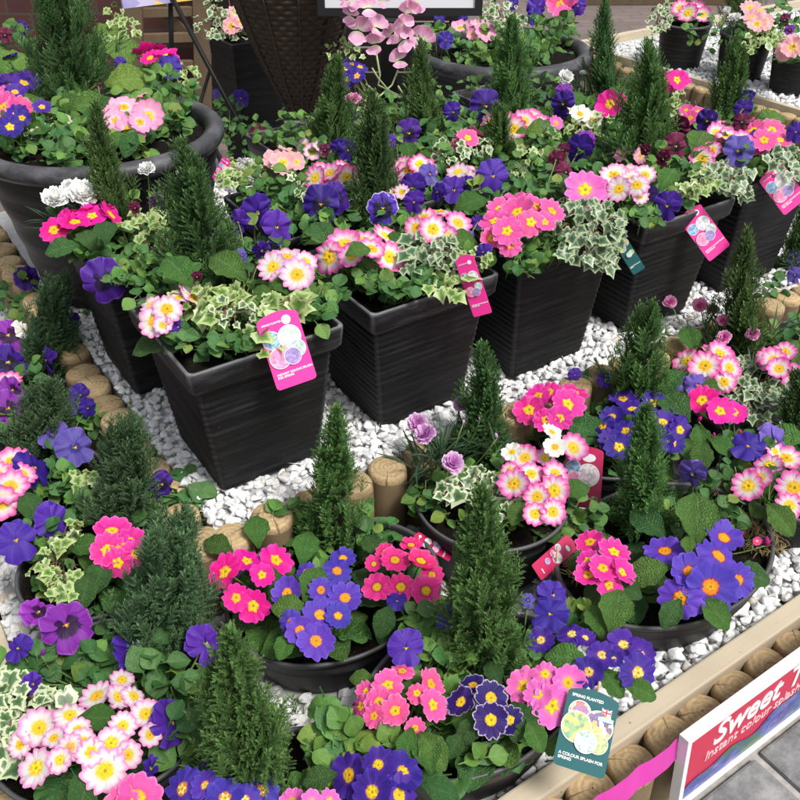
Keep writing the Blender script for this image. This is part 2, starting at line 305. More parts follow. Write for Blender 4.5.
def meadow():
    m, t = new_mat('print_meadow'); co = t.coord(); a = t.noise(1, t.scale(co, (26, 40, 1)), 5, 0.7, 1.0); b = t.noise(1, t.scale(co, (9, 14, 1)), 4, 0.6, 0.6); g = t.noise(1, t.scale(co, (160, 45, 1)), 3, 0.6, 1.5)
    c = t.ramp(a, [(0.32, (0.02, 0.035, 0.13)), (0.46, (0.06, 0.07, 0.30)), (0.58, (0.10, 0.14, 0.38)), (0.72, (0.25, 0.12, 0.32))])
    c = t.mix(t.ramp(b, [(0.46, (0, 0, 0)), (0.56, (1, 1, 1))]), c, t.mix(g, (0.01, 0.05, 0.03), (0.10, 0.22, 0.10)))
    c = t.mix(t.ramp(t.noise(1, t.scale(co, (13, 22, 1)), 4, 0.65, 0.8), [(0.56, (0, 0, 0)), (0.64, (0.85, 0.85, 0.85))]), c, t.mix(a, (0.45, 0.07, 0.20), (0.70, 0.35, 0.45)))
    t.out(c, 0.3); M['print_meadow'] = m
meadow()
print_mat('print_poster', [(0.80, 0.55, 0.02), (0.75, 0.25, 0.02), (0.30, 0.26, 0.60), (0.75, 0.35, 0.45), (0.55, 0.50, 0.75)], 14)

# ------------------------------------------------------------ mesh helpers
class MB:
    def __init__(s): s.V = []; s.F = []; s.UV = []; s.K = []; s.MI = []; s.n = 0
    def add(s, V, F, uv=None, k=0.0, mi=0):
        V = np.asarray(V, float).reshape(-1, 3)
        if isinstance(F, np.ndarray): F = [F]
        for f in F:
            f = np.asarray(f, int)
            if f.size: s.F.append(f + s.n); s.MI.append(np.full(len(f), mi))
        s.V.append(V); s.UV.append(np.zeros((len(V), 2)) if uv is None else np.asarray(uv, float))
        s.K.append(np.full(len(V), float(k)) if np.isscalar(k) else np.asarray(k, float)); s.n += len(V); return s
    def inst(s, T, mats, mi=0, ks=None, kadd=False):
        """T = (V,F,uv,k) template; mats (n,4,4)"""
        mats = np.asarray(mats, float)
        if not len(mats): return s
        V, F, uv, k = T; n = len(mats); nv = len(V)
        VV = np.einsum('nij,vj->nvi', mats[:, :3, :3], V) + mats[:, None, :3, 3]
        off = (np.arange(n) * nv)[:, None, None]
        FF = [(np.asarray(f)[None] + off).reshape(-1, np.asarray(f).shape[1]) for f in F if len(f)]
        if kadd: return s.add(VV.reshape(-1, 3), FF, np.tile(uv, (n, 1)), np.repeat(RNG.random(n), nv), mi)
        kk = np.tile(k, n) if ks is None else (np.tile(k, (n, 1)) * ks[:, None]).ravel()
        return s.add(VV.reshape(-1, 3), FF, np.tile(uv, (n, 1)), kk, mi)
    def mesh(s, name, mats, smooth=True):
        V = np.concatenate(s.V); UV = np.concatenate(s.UV); K = np.concatenate(s.K)
        me = bpy.data.meshes.new(name)
        tot = np.concatenate([np.full(len(f), f.shape[1]) for f in s.F]); flat = np.concatenate([f.ravel() for f in s.F])
        me.vertices.add(len(V)); me.vertices.foreach_set('co', V.astype(np.float32).ravel())
        me.loops.add(len(flat)); me.loops.foreach_set('vertex_index', flat.astype(np.int32))
        me.polygons.add(len(tot)); me.polygons.foreach_set('loop_start', np.concatenate([[0], np.cumsum(tot)[:-1]]).astype(np.int32))
        me.polygons.foreach_set('material_index', np.concatenate(s.MI).astype(np.int32))
        me.polygons.foreach_set('use_smooth', np.full(len(tot), smooth))
        me.update(calc_edges=True)
        ul = me.uv_layers.new(name='UVMap'); ul.data.foreach_set('uv', UV[flat].astype(np.float32).ravel())
        a = me.attributes.new('k', 'FLOAT', 'POINT'); a.data.foreach_set('value', K.astype(np.float32))
        for m in (mats if isinstance(mats, (list, tuple)) else [mats]): me.materials.append(M[m] if isinstance(m, str) else m)
        me.validate(); return me
    def obj(s, name, mats, parent=None, loc=None, smooth=True):
        return link(name, s.mesh(name, mats, smooth), parent, loc)
def link(name, data, parent=None, loc=None, mat=None):
    o = bpy.data.objects.new(name, data); COL.objects.link(o)
    if parent is not None: o.parent = parent
    if mat is not None: o.matrix_basis = mat
    elif loc is not None: o.location = loc
    return o
def tag(o, label=None, cat=None, group=None, kind=None):
    if label: o['label'] = label
    if cat: o['category'] = cat
    if group: o['group'] = group
    if kind: o['kind'] = kind
    return o
def thing(name, label, cat, loc, group=None):
    return tag(link(name, None, None, Vector(loc)), label, cat, group)
def gridF(n, m, wrap=False):
    i, j = np.meshgrid(np.arange(n - 1), np.arange(m if wrap else m - 1), indexing='ij'); j2 = (j + 1) % m
    return np.stack([i * m + j, i * m + j2, (i + 1) * m + j2, (i + 1) * m + j], -1).reshape(-1, 4)
def box(mb, c, size, rot=None, mi=0, bev=0.0, k=0.0):
    bm = bmesh.new(); bmesh.ops.create_cube(bm, size=1); bmesh.ops.scale(bm, vec=size, verts=bm.verts)
    if bev: bmesh.ops.bevel(bm, geom=list(bm.edges), offset=bev, segments=2, profile=0.6, affect='EDGES')
    add_bm(mb, bm, Matrix.Translation(c) @ (rot.to_4x4() if rot is not None else Matrix.Identity(4)), mi, k); return mb
def add_bm(mb, bm, mat=None, mi=0, k=0.0):
    bm.verts.index_update(); V = np.array([(mat @ v.co) if mat else v.co for v in bm.verts])
    by = {}
    for f in bm.faces: by.setdefault(len(f.verts), []).append([v.index for v in f.verts])
    mb.add(V, [np.array(x) for x in by.values()], V[:, :2], k, mi); bm.free()
def tube(mb, pts, r, n=6, mi=0, k=0.0):
    pts = [Vector(p) for p in pts]; m = len(pts); rr = r if hasattr(r, '__len__') else [r] * m; rings = []
    ref = Vector((0.31, 0.77, 0.56))
    for i, p in enumerate(pts):
        t = (pts[min(i + 1, m - 1)] - pts[max(i - 1, 0)]).normalized(); a = t.cross(ref).normalized(); b = t.cross(a)
        rings += [p + (a * math.cos(x) + b * math.sin(x)) * rr[i] for x in np.linspace(0, 2 * math.pi, n, endpoint=False)]
    F = [gridF(m, n, True)]
    base = len(rings); rings += [pts[0], pts[-1]]
    F.append(np.array([[base, (j + 1) % n, j] for j in range(n)] + [[base + 1, (m - 1) * n + j, (m - 1) * n + (j + 1) % n] for j in range(n)]))
    mb.add([tuple(v) for v in rings], F, None, k, mi); return mb
def bez(a, b, c, n=8):
    a, b, c = Vector(a), Vector(b), Vector(c)
    return [a * (1 - t) ** 2 + b * 2 * t * (1 - t) + c * t * t for t in np.linspace(0, 1, n)]
def lathe(mb, prof, n=64, sx=1.0, sy=1.0, mi=0, ks=None, wob=0.0):
    th = np.linspace(0, 2 * math.pi, n, endpoint=False); prof = np.asarray(prof, float)
    r = prof[:, 0][:, None] * (1 + wob * np.sin(3 * th + prof[:, 1][:, None] * 20)[:, :])
    V = np.stack([r * np.cos(th) * sx, r * np.sin(th) * sy, np.repeat(prof[:, 1][:, None], n, 1)], -1).reshape(-1, 3)
    k = 0.0 if ks is None else np.repeat(np.asarray(ks, float), n)
    mb.add(V, gridF(len(prof), n, True), None, k, mi); return mb
def frame(n, yref=None, roll=0.0):
    n = Vector(n).normalized(); y = Vector(yref) if yref is not None else UP
    y = y - n * y.dot(n)
    if y.length < 1e-4: y = Vector((0, 1, 0)) - n * n.y
    y.normalize(); x = y.cross(n); m = Matrix((x, y, n)).transposed()
    return m @ Matrix.Rotation(roll, 3, 'Z')
def mat4(loc, rot, s=1.0): return Matrix.Translation(loc) @ rot.to_4x4() @ Matrix.Diagonal((s, s, s, 1))
def rnd(a=-1.0, b=1.0): return random.uniform(a, b)
def jit(a): return Vector((rnd(), rnd(), rnd())) * a
# ------------------------------------------------------------ flower, leaf and twig shapes
def smooth_noise(x, seed): return math.sin(x * 2.1 + seed) * 0.6 + math.sin(x * 4.7 + seed * 1.7) * 0.4
def petal_grid(ns, nt, L, W, notch, cup, ruffle, seed, edgepow=0.7, base=0.06):
    s = np.linspace(0, 1, ns)[:, None]; t = np.linspace(-1, 1, nt)[None, :]
    Rt = L * (1 - notch * np.exp(-(t / 0.24) ** 2) - 0.32 * np.abs(t) ** 2.6) + 0.025 * L * np.sin(t * 6 + seed)
    x = base + s * (Rt - base)
    w = W * (0.10 + 0.90 * s ** edgepow) * (1 - 0.10 * s ** 6)
    y = t * w
    z = cup * s ** 2 + ruffle * s ** 1.6 * (np.sin(t * 4.2 + seed) * 0.6 + np.sin(t * 8.3 + seed * 2.3) * 0.3) - 0.11 * (np.abs(t) ** 2) * s - 0.10 * np.exp(-(t / 0.22) ** 2) * s * (1 - s) 
    x, y, z = np.broadcast_arrays(x, y, z)
    V = np.stack([x, y, z], -1).reshape(-1, 3)
    tt = np.broadcast_to(t, x.shape).ravel(); ss = np.broadcast_to(s, x.shape).ravel()
    k = np.maximum(ss + 0.07 * np.abs(tt) * (ss < 0.45), np.where(ss > 0.4, np.abs(tt) ** 2 * 0.97 * np.minimum(1, ss + 0.12), 0))
    return V, gridF(ns, nt), np.stack([tt, ss], -1), k
def rotz(V, a):
    c, s = math.cos(a), math.sin(a); return V @ np.array([[c, s, 0], [-s, c, 0], [0, 0, 1.0]])
def primrose_mesh(seed, mat, npet=None):
    rd = random.Random(seed); mb = MB(); n = npet or rd.choice([5, 5, 6]); openk = rd.choice([-0.08, 0.0, 0.06, 0.12, 0.22, 0.34])
    for i in range(n):
        V, F, uv, k = petal_grid(8, 9, 1.0 * rd.uniform(0.93, 1.06), (0.60 if n == 5 else 0.51) * rd.uniform(0.92, 1.06), rd.uniform(0.11, 0.21), openk + rd.uniform(-0.09, 0.09), 0.09, rd.uniform(0, 6))
        V = V.copy(); V[:, 2] += uv[:, 0] * 0.035 * uv[:, 1] + 0.006 * i
        mb.add(rotz(V, 2 * math.pi * i / n + rd.uniform(-0.08, 0.08)), F, uv, k)
    return mb.mesh('primrose_petals', mat)
def eye_mesh(seed, mat, size=0.27, lobes=5):
    rd = random.Random(seed); mb = MB(); n = 30; rings = [0.02, 0.22, 0.34, 0.6, 0.85, 1.0]
    th = np.linspace(0, 2 * math.pi, n, endpoint=False); V = []; k = []
    for r in rings:
        rr = size * r * (1 + 0.34 * r ** 2 * np.cos(lobes * th + 0.5) + 0.10 * r * np.cos(2 * th + seed) + 0.07 * r * np.cos(3 * th + seed * 2) + 0.05 * r * np.cos(11 * th))
        z = (-0.015 if r < 0.3 else 0.030 - 0.018 * (r - 0.34) / 0.66) + 0.006 * np.sin(th * lobes * 2 + seed) * (r > 0.3) + 0.010
        V.append(np.stack([rr * np.cos(th), rr * np.sin(th), z * np.ones(n)], -1)); k += [r] * n
    mb.add(np.concatenate(V), gridF(len(rings), n, True), np.stack([np.tile(th, len(rings)), k], -1), k)
    return mb.mesh('flower_eye', mat)
def pansy_mesh(seed, mat):
    rd = random.Random(seed); mb = MB()
    specs = [(60, 1.0, 0.60, -0.12, 0), (120, 1.0, 0.60, -0.09, 0), (10, 0.88, 0.52, -0.03, 1), (170, 0.88, 0.52, -0.018, 1), (270, 0.98, 0.74, 0.03, 1)]
    for a, L, Wd, z0, low in specs:
        V, F, uv, k = petal_grid(10, 11, L * rd.uniform(0.94, 1.06), Wd, 0.02 if a != 270 else 0.09, rd.uniform(-0.30, 0.06), 0.19, rd.uniform(0, 6), 0.55)
        V = V.copy(); V[:, 2] += z0 + 0.03 * uv[:, 0]
        kk = np.where(uv[:, 1] < 0.75, uv[:, 1] + 0.10 * np.abs(uv[:, 0]), k) if low else np.maximum(0.60, k)
        mb.add(rotz(V, R(a + rd.uniform(-9, 9))), F, uv, kk)
    return mb.mesh('pansy_petals', mat)
def pansy_eye(mat):
    mb = MB(); th = np.linspace(0, 2 * math.pi, 10, endpoint=False)
    V = [(0, -0.02, 0.09)] + [(0.055 * math.cos(a), 0.05 * math.sin(a) - 0.03, 0.055) for a in th]
    mb.add(V, np.array([[0, 1 + i, 1 + (i + 1) % 10] for i in range(10)]), None, 0.9); return mb.mesh('flower_eye', mat)
def carnation_mesh(seed, mat):
    rd = random.Random(seed); mb = MB()
    for lay, (n, L, cup) in enumerate([(8, 1.0, 0.05), (8, 0.86, 0.28), (7, 0.66, 0.42), (5, 0.42, 0.5)]):
        for i in range(n):
            V, F, uv, k = petal_grid(6, 9, L * rd.uniform(0.85, 1.1), 0.58 * L, 0.0, cup, 0.20, rd.uniform(0, 6))
            V = V.copy(); V[:, 0] *= 1 + 0.06 * np.sin(uv[:, 0] * 11 + lay) * uv[:, 1]; V[:, 2] += lay * 0.03
            mb.add(rotz(V, 2 * math.pi * i / n + lay * 0.5 + rd.uniform(-0.2, 0.2)), F, uv, k)
    return mb.mesh('carnation_petals', mat)
def pea_mesh(seed, mat):
    rd = random.Random(seed); mb = MB()
    for a, L, Wd, cup in [(70, 1.0, 0.80, 0.10), (112, 1.0, 0.80, 0.2), (262, 0.85, 0.7, 0.5)]:
        V, F, uv, k = petal_grid(9, 9, L * rd.uniform(0.85, 1.1), Wd, 0.04, cup, 0.24, rd.uniform(0, 6), 0.5)
        mb.add(rotz(V, R(a + rd.uniform(-14, 14))), F, uv, uv[:, 1])
    return mb.mesh('silk_petals', mat)
def bud_mesh(mat, n=10):
    mb = MB(); prof = [(0.02, -0.1), (0.22, 0.1), (0.34, 0.45), (0.28, 0.85), (0.10, 1.15), (0.01, 1.2)]
    lathe(mb, prof, n, ks=[0.7, 0.75, 0.8, 0.85, 0.9, 0.95], wob=0.12); return mb.mesh('bud_petals', mat)
_cache = {}
def cached(key, fn):
    if key not in _cache: _cache[key] = fn()
    return _cache[key]

def leaf_T(kind, seed=0, n=9, m=7):
    rd = random.Random(seed); s = np.linspace(0, 1, n)[:, None]; t = np.linspace(-1, 1, m)[None, :]
    if kind == 'primrose':
        w = 0.315 * np.sin(np.pi * np.clip(0.02 + s, 0, 0.985) ** 1.15) ** 0.50 * (0.35 + 0.65 * np.clip(s / 0.45, 0, 1)) + 0.022
        w = w * (1 + 0.05 * np.sin(s * 24 + seed)); w[-1] *= 0.8
        x = s - 0.03 * t ** 2 * s; y = t * w
        z = 0.016 * np.sin(s * 17 + t * 9 + seed) * np.sin(t * 7 - s * 11) + (0.30 * s - (0.42 + 0.15 * rd.random()) * s ** 2) + 0.09 * np.abs(t) ** 1.4 * np.sin(np.pi * s) + 0.018 * np.sin(s * 30 - np.abs(t) * 4) * (0.3 + np.abs(t)) + 0.02 * np.sin(t * 5 + seed)
    elif kind == 'pansy':
        ps = 0.30
        q = np.clip((s - ps) / (1 - ps), 0, 1)
        w = np.where(s < ps, 0.022, 0.022 + 0.31 * np.sin(np.pi * q ** 0.75) ** 0.6 * (1 + 0.06 * np.cos(q * 26)))
        w[-1] *= 0.5
        x = s * np.ones_like(t); y = t * w; z = 0.16 * s - 0.24 * s ** 2 + 0.07 * np.abs(t) * np.sin(np.pi * q) + 0.03 * np.sin(t * 3 + seed * 2 + s * 4)
    elif kind == 'blade':
        w = 0.035 * np.sin(np.pi * (0.08 + 0.92 * s) ** 0.7) ** 0.8 + 0.002
        x = s * np.ones_like(t); y = t * w; z = -0.25 * s ** 2.2 + 0.015 * np.abs(t)
    x, y, z = np.broadcast_arrays(x, y, z)
    V = np.stack([x, y, z], -1).reshape(-1, 3)
    uv = np.stack([np.broadcast_to(t, x.shape).ravel(), np.broadcast_to(s, x.shape).ravel()], -1)
    return V, [gridF(n, m)], uv, np.zeros(len(V))
def ivy_T(seed):
    rd = random.Random(seed)
    pts = [(-0.02, 0.0), (-0.16, 0.20), (-0.08, 0.40), (0.12, 0.36), (0.36, 0.50), (0.52, 0.26), (0.95, 0.0)]
    out = [(x + rd.uniform(-.03, .03), y * rd.uniform(0.9, 1.1)) for x, y in pts]; out[0] = (0, 0.0); out[-1] = (rd.uniform(0.85, 1.05), 0)
    loop = out + [(x, -y) for x, y in out[-2:0:-1]]; loop = np.array(loop); n = len(loop)
    fine = np.concatenate([loop[i] + (loop[(i + 1) % n] - loop[i]) * np.array([[0], [0.5]]) for i in range(n)])
    c = np.array([0.22, 0.0]); V = []; k = []
    fine[1::2] = c + (fine[1::2] - c) * 0.97
    for f in (0.0, 0.45, 0.78, 1.0):
        q = c + (fine - c) * f; V.append(np.column_stack([q, -0.20 * q[:, 0] ** 2 + 0.10 * np.abs(q[:, 1]) + 0.03 * np.sin(q[:, 0] * 6 + seed)])); k += [f] * len(fine)
    V = np.concatenate(V); return V, [gridF(4, len(fine), True)], V[:, :2], np.array(k)
PRIM_T = [leaf_T('primrose', i, 17, 11) for i in range(5)]
PAN_T = [leaf_T('pansy', i, 9, 7) for i in range(4)]
BLADE_T = [leaf_T('blade', 0, 8, 3)]
IVY_T = [ivy_T(i) for i in range(5)]
def prim_leaf_mesh(i, mat):
    def f():
        mb = MB(); mb.add(*PRIM_T[i][:3], 0.3 + 0.1 * i); return mb.mesh('primrose_leaf', mat)
    return cached(('pl', i, mat), f)
def xaxis_frame(x, nref, loc, s):
    """frame whose x is the leaf's length, z its upper face"""
    x = Vector(x).normalized(); z = Vector(nref) - x * Vector(nref).dot(x)
    if z.length < 1e-3: z = UP - x * UP.dot(x)
    z.normalize(); y = z.cross(x); m = np.eye(4); m[:3, 0] = np.array(x) * s; m[:3, 1] = np.array(y) * s; m[:3, 2] = np.array(z) * s; m[:3, 3] = loc
    return m

# ------------------------------------------------------------ plants
SOIL_UP, SOIL_LOW = 0.282, -0.066
def over_rim(p):
    d = min(max(abs(p.x - a), abs(p.y - b)) for a, b, _ in SQ_POS)
    if d > 0.098 and p.z < 0.326: p = Vector((p.x, p.y, 0.326 + rnd(0, .012)))
    return p
class Plant:
    def __init__(s, name, label, cat, px, z, soil, group=None, shift=(0, 0)):
        p = P(px[0], px[1], z); s.c = p; s.root = Vector((p.x + shift[0], p.y + shift[1], soil)); s.soil = soil
        if soil in (0.282, SOIL_LOW):          # grow from the compost of the nearest planter
            rx, ry, rr = min(SQ_POS if soil == 0.282 else BOWL_POS, key=lambda q: math.hypot(q[0] - s.root.x, q[1] - s.root.y) - q[2]); v = Vector((s.root.x - rx, s.root.y - ry, 0))
            if rr * .8 < v.length < rr * .8 + .3: v *= rr * .8 / v.length; s.root.x, s.root.y = rx + v.x, ry + v.y
        s.o = thing(name, label, cat, s.root, group)
    def local(s, M4): return Matrix.Translation(-s.root) @ M4
    def stem(s, flower, Mw, thick=0.0015, mat='stem_green', bow=0.18):
        inv = Mw.inverted(); top = Mw @ Vector((0, 0, -0.02)); n = (Mw.to_3x3() @ Vector((0, 0, 1))).normalized()
        a = s.root + Vector((rnd(), rnd(), 0)) * 0.012
        if Vector((top.x - a.x, top.y - a.y)).length > 0.16: a = Vector((top.x + rnd(-.02, .02), top.y + rnd(0, .04), min(s.soil, top.z - 0.02)))
        mid = (a + top) * 0.5 + UP * 0.01 - n * (top - a).length * bow
        mb = MB(); pts = [inv @ q for q in bez(a, mid, top, 7)]; sc = Mw.to_scale().x
        tube(mb, pts, thick / sc, 5); mb.obj('flower_stem', mat, flower)
    def flower(s, kind, mat, x, y, d, z, n=None, roll=None, eye='eye_yellow', eyesize=0.27, stem=True):
        c = P(x, y, z); r = px2m(c, d) / 2
        if n is None: n = UP
        rot = frame(n, None if kind == 'primrose' else UP, rnd(0, 6.28) if roll is None else roll)
        Mw = mat4(c, rot, r); v = random.randrange(6)
        if kind == 'primrose': me = cached((kind, mat, v), lambda: primrose_mesh(v * 7 + 3, mat))
        elif kind == 'pansy': me = cached((kind, mat, v), lambda: pansy_mesh(v * 5 + 1, mat))
        elif kind == 'carnation': me = cached((kind, mat, v), lambda: carnation_mesh(v, mat))
        elif kind == 'pea': me = cached((kind, mat, v), lambda: pea_mesh(v, mat))
        else: me = cached((kind, mat), lambda: bud_mesh(mat))
        f = link('bud' if kind == 'bud' else 'flower', me, s.o, None, s.local(Mw))
        if kind == 'primrose':
            link('eye', cached(('e', eye, eyesize, v), lambda: eye_mesh(v, eye, eyesize)), f)
        elif kind == 'pansy': link('eye', cached(('pe', eye), lambda: pansy_eye(eye)), f)
        if stem: s.stem(f, Mw)
        return f
    def rosette(s, n, L, mats=('primrose_leaf_mat', 'primrose_leaf_dark'), elev=(12, 58), a0=None, spread=360, base=None):
        a0 = rnd(0, 6.28) if a0 is None else R(a0)
        for i in range(n):
            a = a0 + R(spread) * (i + rnd(-.25, .25)) / n; e = R(random.uniform(*elev)); l = L * random.uniform(0.75, 1.15)
            x = Vector((math.cos(a) * math.cos(e), math.sin(a) * math.cos(e), math.sin(e)))
            m = xaxis_frame(x, UP + jit(0.25), (base or s.root) + Vector((math.cos(a), math.sin(a), 0)) * 0.012, l)
            link('leaf', prim_leaf_mesh(random.randrange(5), random.choice(mats)), s.o, None, s.local(Matrix(m)))
    def leaf(s, x, y, z, lpx, ang, mat='primrose_leaf_mat', tilt=0.5):
        """one big leaf seen at (x, y): ang is the way its tip points in the view, counter-clockwise from right"""
        c = P(x, y, z); cm = tocam(c); n = (cm * tilt + UP * (1 - tilt)).normalized()
        d = RGT * math.cos(R(ang)) + UPV * math.sin(R(ang)); d = (d - n * d.dot(n)).normalized(); l = px2m(c, lpx)
        m = xaxis_frame(d, n, c - d * l * 0.5, l); m[:3, 3] -= np.array(n) * 0.02 * l
        link('leaf', prim_leaf_mesh(random.randrange(5), mat), s.o, None, s.local(Matrix(m)))
    def mound(s, blobs, size=0.034, mat='pansy_leaf_mat', mat2='pansy_leaf_light', light=0.3, depth=0.03):
        mb = MB(); ms = {}; sb = MB()
        for (x, y, z, rpx, n) in blobs:
            c = P(x, y, z); r = px2m(c, rpx)
            for i in range(n):
                a = rnd(0, 6.28); q = math.sqrt(random.random()); off = RGT * math.cos(a) * q * r + UPV * math.sin(a) * q * r
                off += UP * rnd(-depth, 0.012)
                p = over_rim(c + off) if s.soil == 0.282 else c + off; out = Vector((off.x, off.y, 0)) / max(r, 1e-4)
                d = (out * 0.8 + jit(0.6) + UP * rnd(-0.1, 0.5)).normalized()
                nn = (UP * 0.7 + tocam(c) * 0.5 + jit(0.4)).normalized(); l = size * random.uniform(0.7, 1.25)
                ms.setdefault((random.randrange(4), 1 if random.random() < light else 0), []).append(xaxis_frame(d, nn, p - d * l * 0.6, l) - np.array([[0, 0, 0, s.root[j]] for j in range(3)] + [[0] * 4]))
                if i % 6 == 0:
                    b = p - d * l * 0.6; g = Vector((b.x, b.y, s.soil)).lerp(s.root, 0.4)
                    if g.z < b.z and (g - b).length < 0.09: tube(mb, [g - s.root, (g + b) * 0.5 + jit(0.01) - s.root, b - s.root], 0.0014, 4, 2)
        for (t, mi), l in ms.items(): mb.inst(PAN_T[t], np.array(l), mi, kadd=True)
        mb.obj('foliage', [mat, mat2, 'stem_green'], s.o)
def petal_normal(c, cen, rad, camw=0.62, outw=0.60):
    o = Vector((c.x - cen.x, c.y - cen.y, 0)) / max(rad, 0.02)
    return (UP * 0.62 + o * outw + tocam(c) * camw + jit(0.33)).normalized()
def primrose(label, petals, fl, up, dz=None, leaves=9, L=0.088, big=(), mats=('primrose_leaf_mat', 'primrose_leaf_dark'), eye='eye_yellow', eyesize=0.27, buds=(), dome=0.02, camw=0.62, elev=(12, 55), group=None, name='primrose_plant', shift=(0, 0)):
    soil = SOIL_UP if up else SOIL_LOW; z = soil + (0.085 if dz is None else dz)
    cx = sum(f[0] for f in fl) / len(fl); cy = sum(f[1] for f in fl) / len(fl)
    p = Plant(name, label, 'primrose', (cx, cy), z, soil, group, shift)
    cs = [P(f[0], f[1], z) for f in fl]; cen = sum(cs, Vector()) / len(cs); rad = max([(c - cen).length for c in cs] + [0.025])
    for i, f in enumerate(fl):
        q = (cs[i] - cen).length / rad; zz = z + dome * (1 - q * q) + rnd(-.003, .003) + (f[3] if len(f) > 3 else 0)
        n = petal_normal(cs[i], cen, rad, camw)
        p.flower('primrose', petals, f[0], f[1], f[2] * 1.06, zz, n, None, eye, eyesize)
    for b in buds: p.flower('bud', petals, b[0], b[1], b[2], z - 0.005, (UP + jit(0.4)).normalized())
    p.rosette(leaves, L, mats, elev)
    for b in big: p.leaf(b[0], b[1], z + (b[5] if len(b) > 5 else -0.005), b[2], b[3], b[4] if len(b) > 4 else 'primrose_leaf_mat')
    return p
def pansy(label, petals, fl, up, dz=None, mound=(), size=0.034, light=0.3, buds=(), group=None, eye='eye_yellow', shift=(0, 0), soil=None, mat='pansy_leaf_mat', name='pansy_plant'):
    """fl: (x, y, d, yaw, pitch, roll[, petals]) - the flower faces the viewer, turned by yaw (to the right) and pitch (up)"""
    soil = (SOIL_UP if up else SOIL_LOW) if soil is None else soil; z = soil + (0.09 if dz is None else dz)
    ref = fl or [(m[0], m[1]) for m in mound]
    if mound: cx, cy = mound[0][0], mound[0][1]
    else: cx = sum(f[0] for f in ref) / len(ref); cy = sum(f[1] for f in ref) / len(ref)
    p = Plant(name, label, 'pansy', (cx, cy), z - 0.03 if mound else z, soil, group, shift)
    for f in fl:
        c = P(f[0], f[1], z); n = (tocam(c) + UP * 0.12 + jit(0.14)).normalized()
        yaw = (f[3] if len(f) > 3 else 0) + rnd(-14, 14); pit = f[4] if len(f) > 4 else rnd(-10, 25); roll = f[5] if len(f) > 5 else rnd(-20, 20)
        n = (Matrix.Rotation(R(yaw), 3, 'Z') @ n); ax = n.cross(UP).normalized(); n = Matrix.Rotation(R(pit), 3, ax) @ n
        p.flower('pansy', f[6] if len(f) > 6 else petals, f[0], f[1], f[2] * (0.94 if up else 1.0), z + rnd(-.004, .004), n, R(roll), eye)
    for b in buds: p.flower('bud', petals, b[0], b[1], b[2], z, (UP * 0.4 + tocam(p.c) * 0.3 + jit(0.7)).normalized())
    if mound: p.mound([(m[0], m[1], z - 0.030 + m[2] + (m[5] if len(m) > 5 else 0), m[3], int(m[4] * 1.5) + 2) for m in mound], size, mat, 'pansy_leaf_light', light)
    return p
def ivy(label, mat, root, up, blobs, size=0.036, group=None, soil=None, dz=0.06, droop=0.0):
    """blobs: (x, y, rx, ry, n[, z above soil])"""
    soil = (SOIL_UP if up else SOIL_LOW) if soil is None else soil
    p = Plant('ivy_plant', label, 'ivy', root, soil + 0.03, soil, group); mb = MB(); ms = {}; sb = MB()
    for b in blobs:
        z = soil + (b[5] if len(b) > 5 else dz); c = P(b[0], b[1], z)
        for i in range(b[4]):
            a, q = rnd(0, 6.28), math.sqrt(random.random())
            pt = P(b[0] + b[2] * q * math.cos(a), b[1] + b[3] * q * math.sin(a), z + rnd(-0.02, 0.01))
            o = Vector((pt.x - p.root.x, pt.y - p.root.y, 0)); o = o.normalized() if o.length > 1e-4 else Vector((1, 0, 0))
            d = (o * 0.7 + jit(0.75) - UP * (0.25 + droop)).normalized(); nn = (UP * 0.55 + tocam(pt) * 0.6 + jit(0.35)).normalized()
            l = size * random.uniform(0.5, 1.1)
            f = xaxis_frame(d, nn, pt - p.root - d * l * 0.4, l); ms.setdefault(random.randrange(5), []).append(f)
            if i % 3 == 0:
                e = pt - p.root - d * l * 0.35; tube(mb, bez((rnd(-.01, .01), rnd(-.01, .01), 0), e * 0.5 + UP * 0.045, e, 6), 0.0012, 4, 1)
    for t, l in ms.items(): mb.inst(IVY_T[t], np.array(l))
    mb.obj('foliage', [mat, 'stem_red'], p.o)
    return p
# conifers
def twig_T():
    mb = MB(); n = 9; V = []; F = []; k = []
    for i in range(n):
        for j in range(3):
            a = 2 * math.pi * j / 3 + i * 1.1; x = i / n; r = 0.022; l = 0.27 * (1 - 0.4 * i / n); d = np.array([0.80, 0.62 * math.cos(a), 0.62 * math.sin(a)]); d /= np.linalg.norm(d)
            b = np.array([x, r * math.cos(a), r * math.sin(a)]); sd = np.cross(d, [1, 0, 0]); sd /= np.linalg.norm(sd); b0 = len(V)
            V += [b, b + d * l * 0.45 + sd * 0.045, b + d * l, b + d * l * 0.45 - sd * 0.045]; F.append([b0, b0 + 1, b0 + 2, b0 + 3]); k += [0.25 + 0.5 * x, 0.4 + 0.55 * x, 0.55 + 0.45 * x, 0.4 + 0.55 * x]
    return np.array(V), [np.array(F)], np.zeros((len(V), 2)), np.array(k)
def spray_T():
    V, F, uv, k = twig_T(); V = V.copy(); V[:, 1:] *= 0.72; mb = MB(); ms = [np.eye(4)]; ks = [1.0]; rd = random.Random(5)
    for i, (x, sg) in enumerate([(0.05, 1), (0.18, -1), (0.32, 1), (0.46, -1), (0.60, 1), (0.72, -1)]):
        l = 0.52 * (1.05 - 0.55 * x); d = Vector((0.80, sg * 0.58, rd.uniform(-.25, .25))); ms.append(xaxis_frame(d, (0, 0, 1), (x, 0, 0), l)); ks.append(0.95)
    W2 = V.copy(); W2[:, 1:] *= 0.9
    mb.inst((W2, F, uv, k), np.array(ms), 0, np.array(ks)); return np.concatenate(mb.V), [np.concatenate(mb.F)], np.concatenate(mb.UV), np.concatenate(mb.K)
TWIG = spray_T()
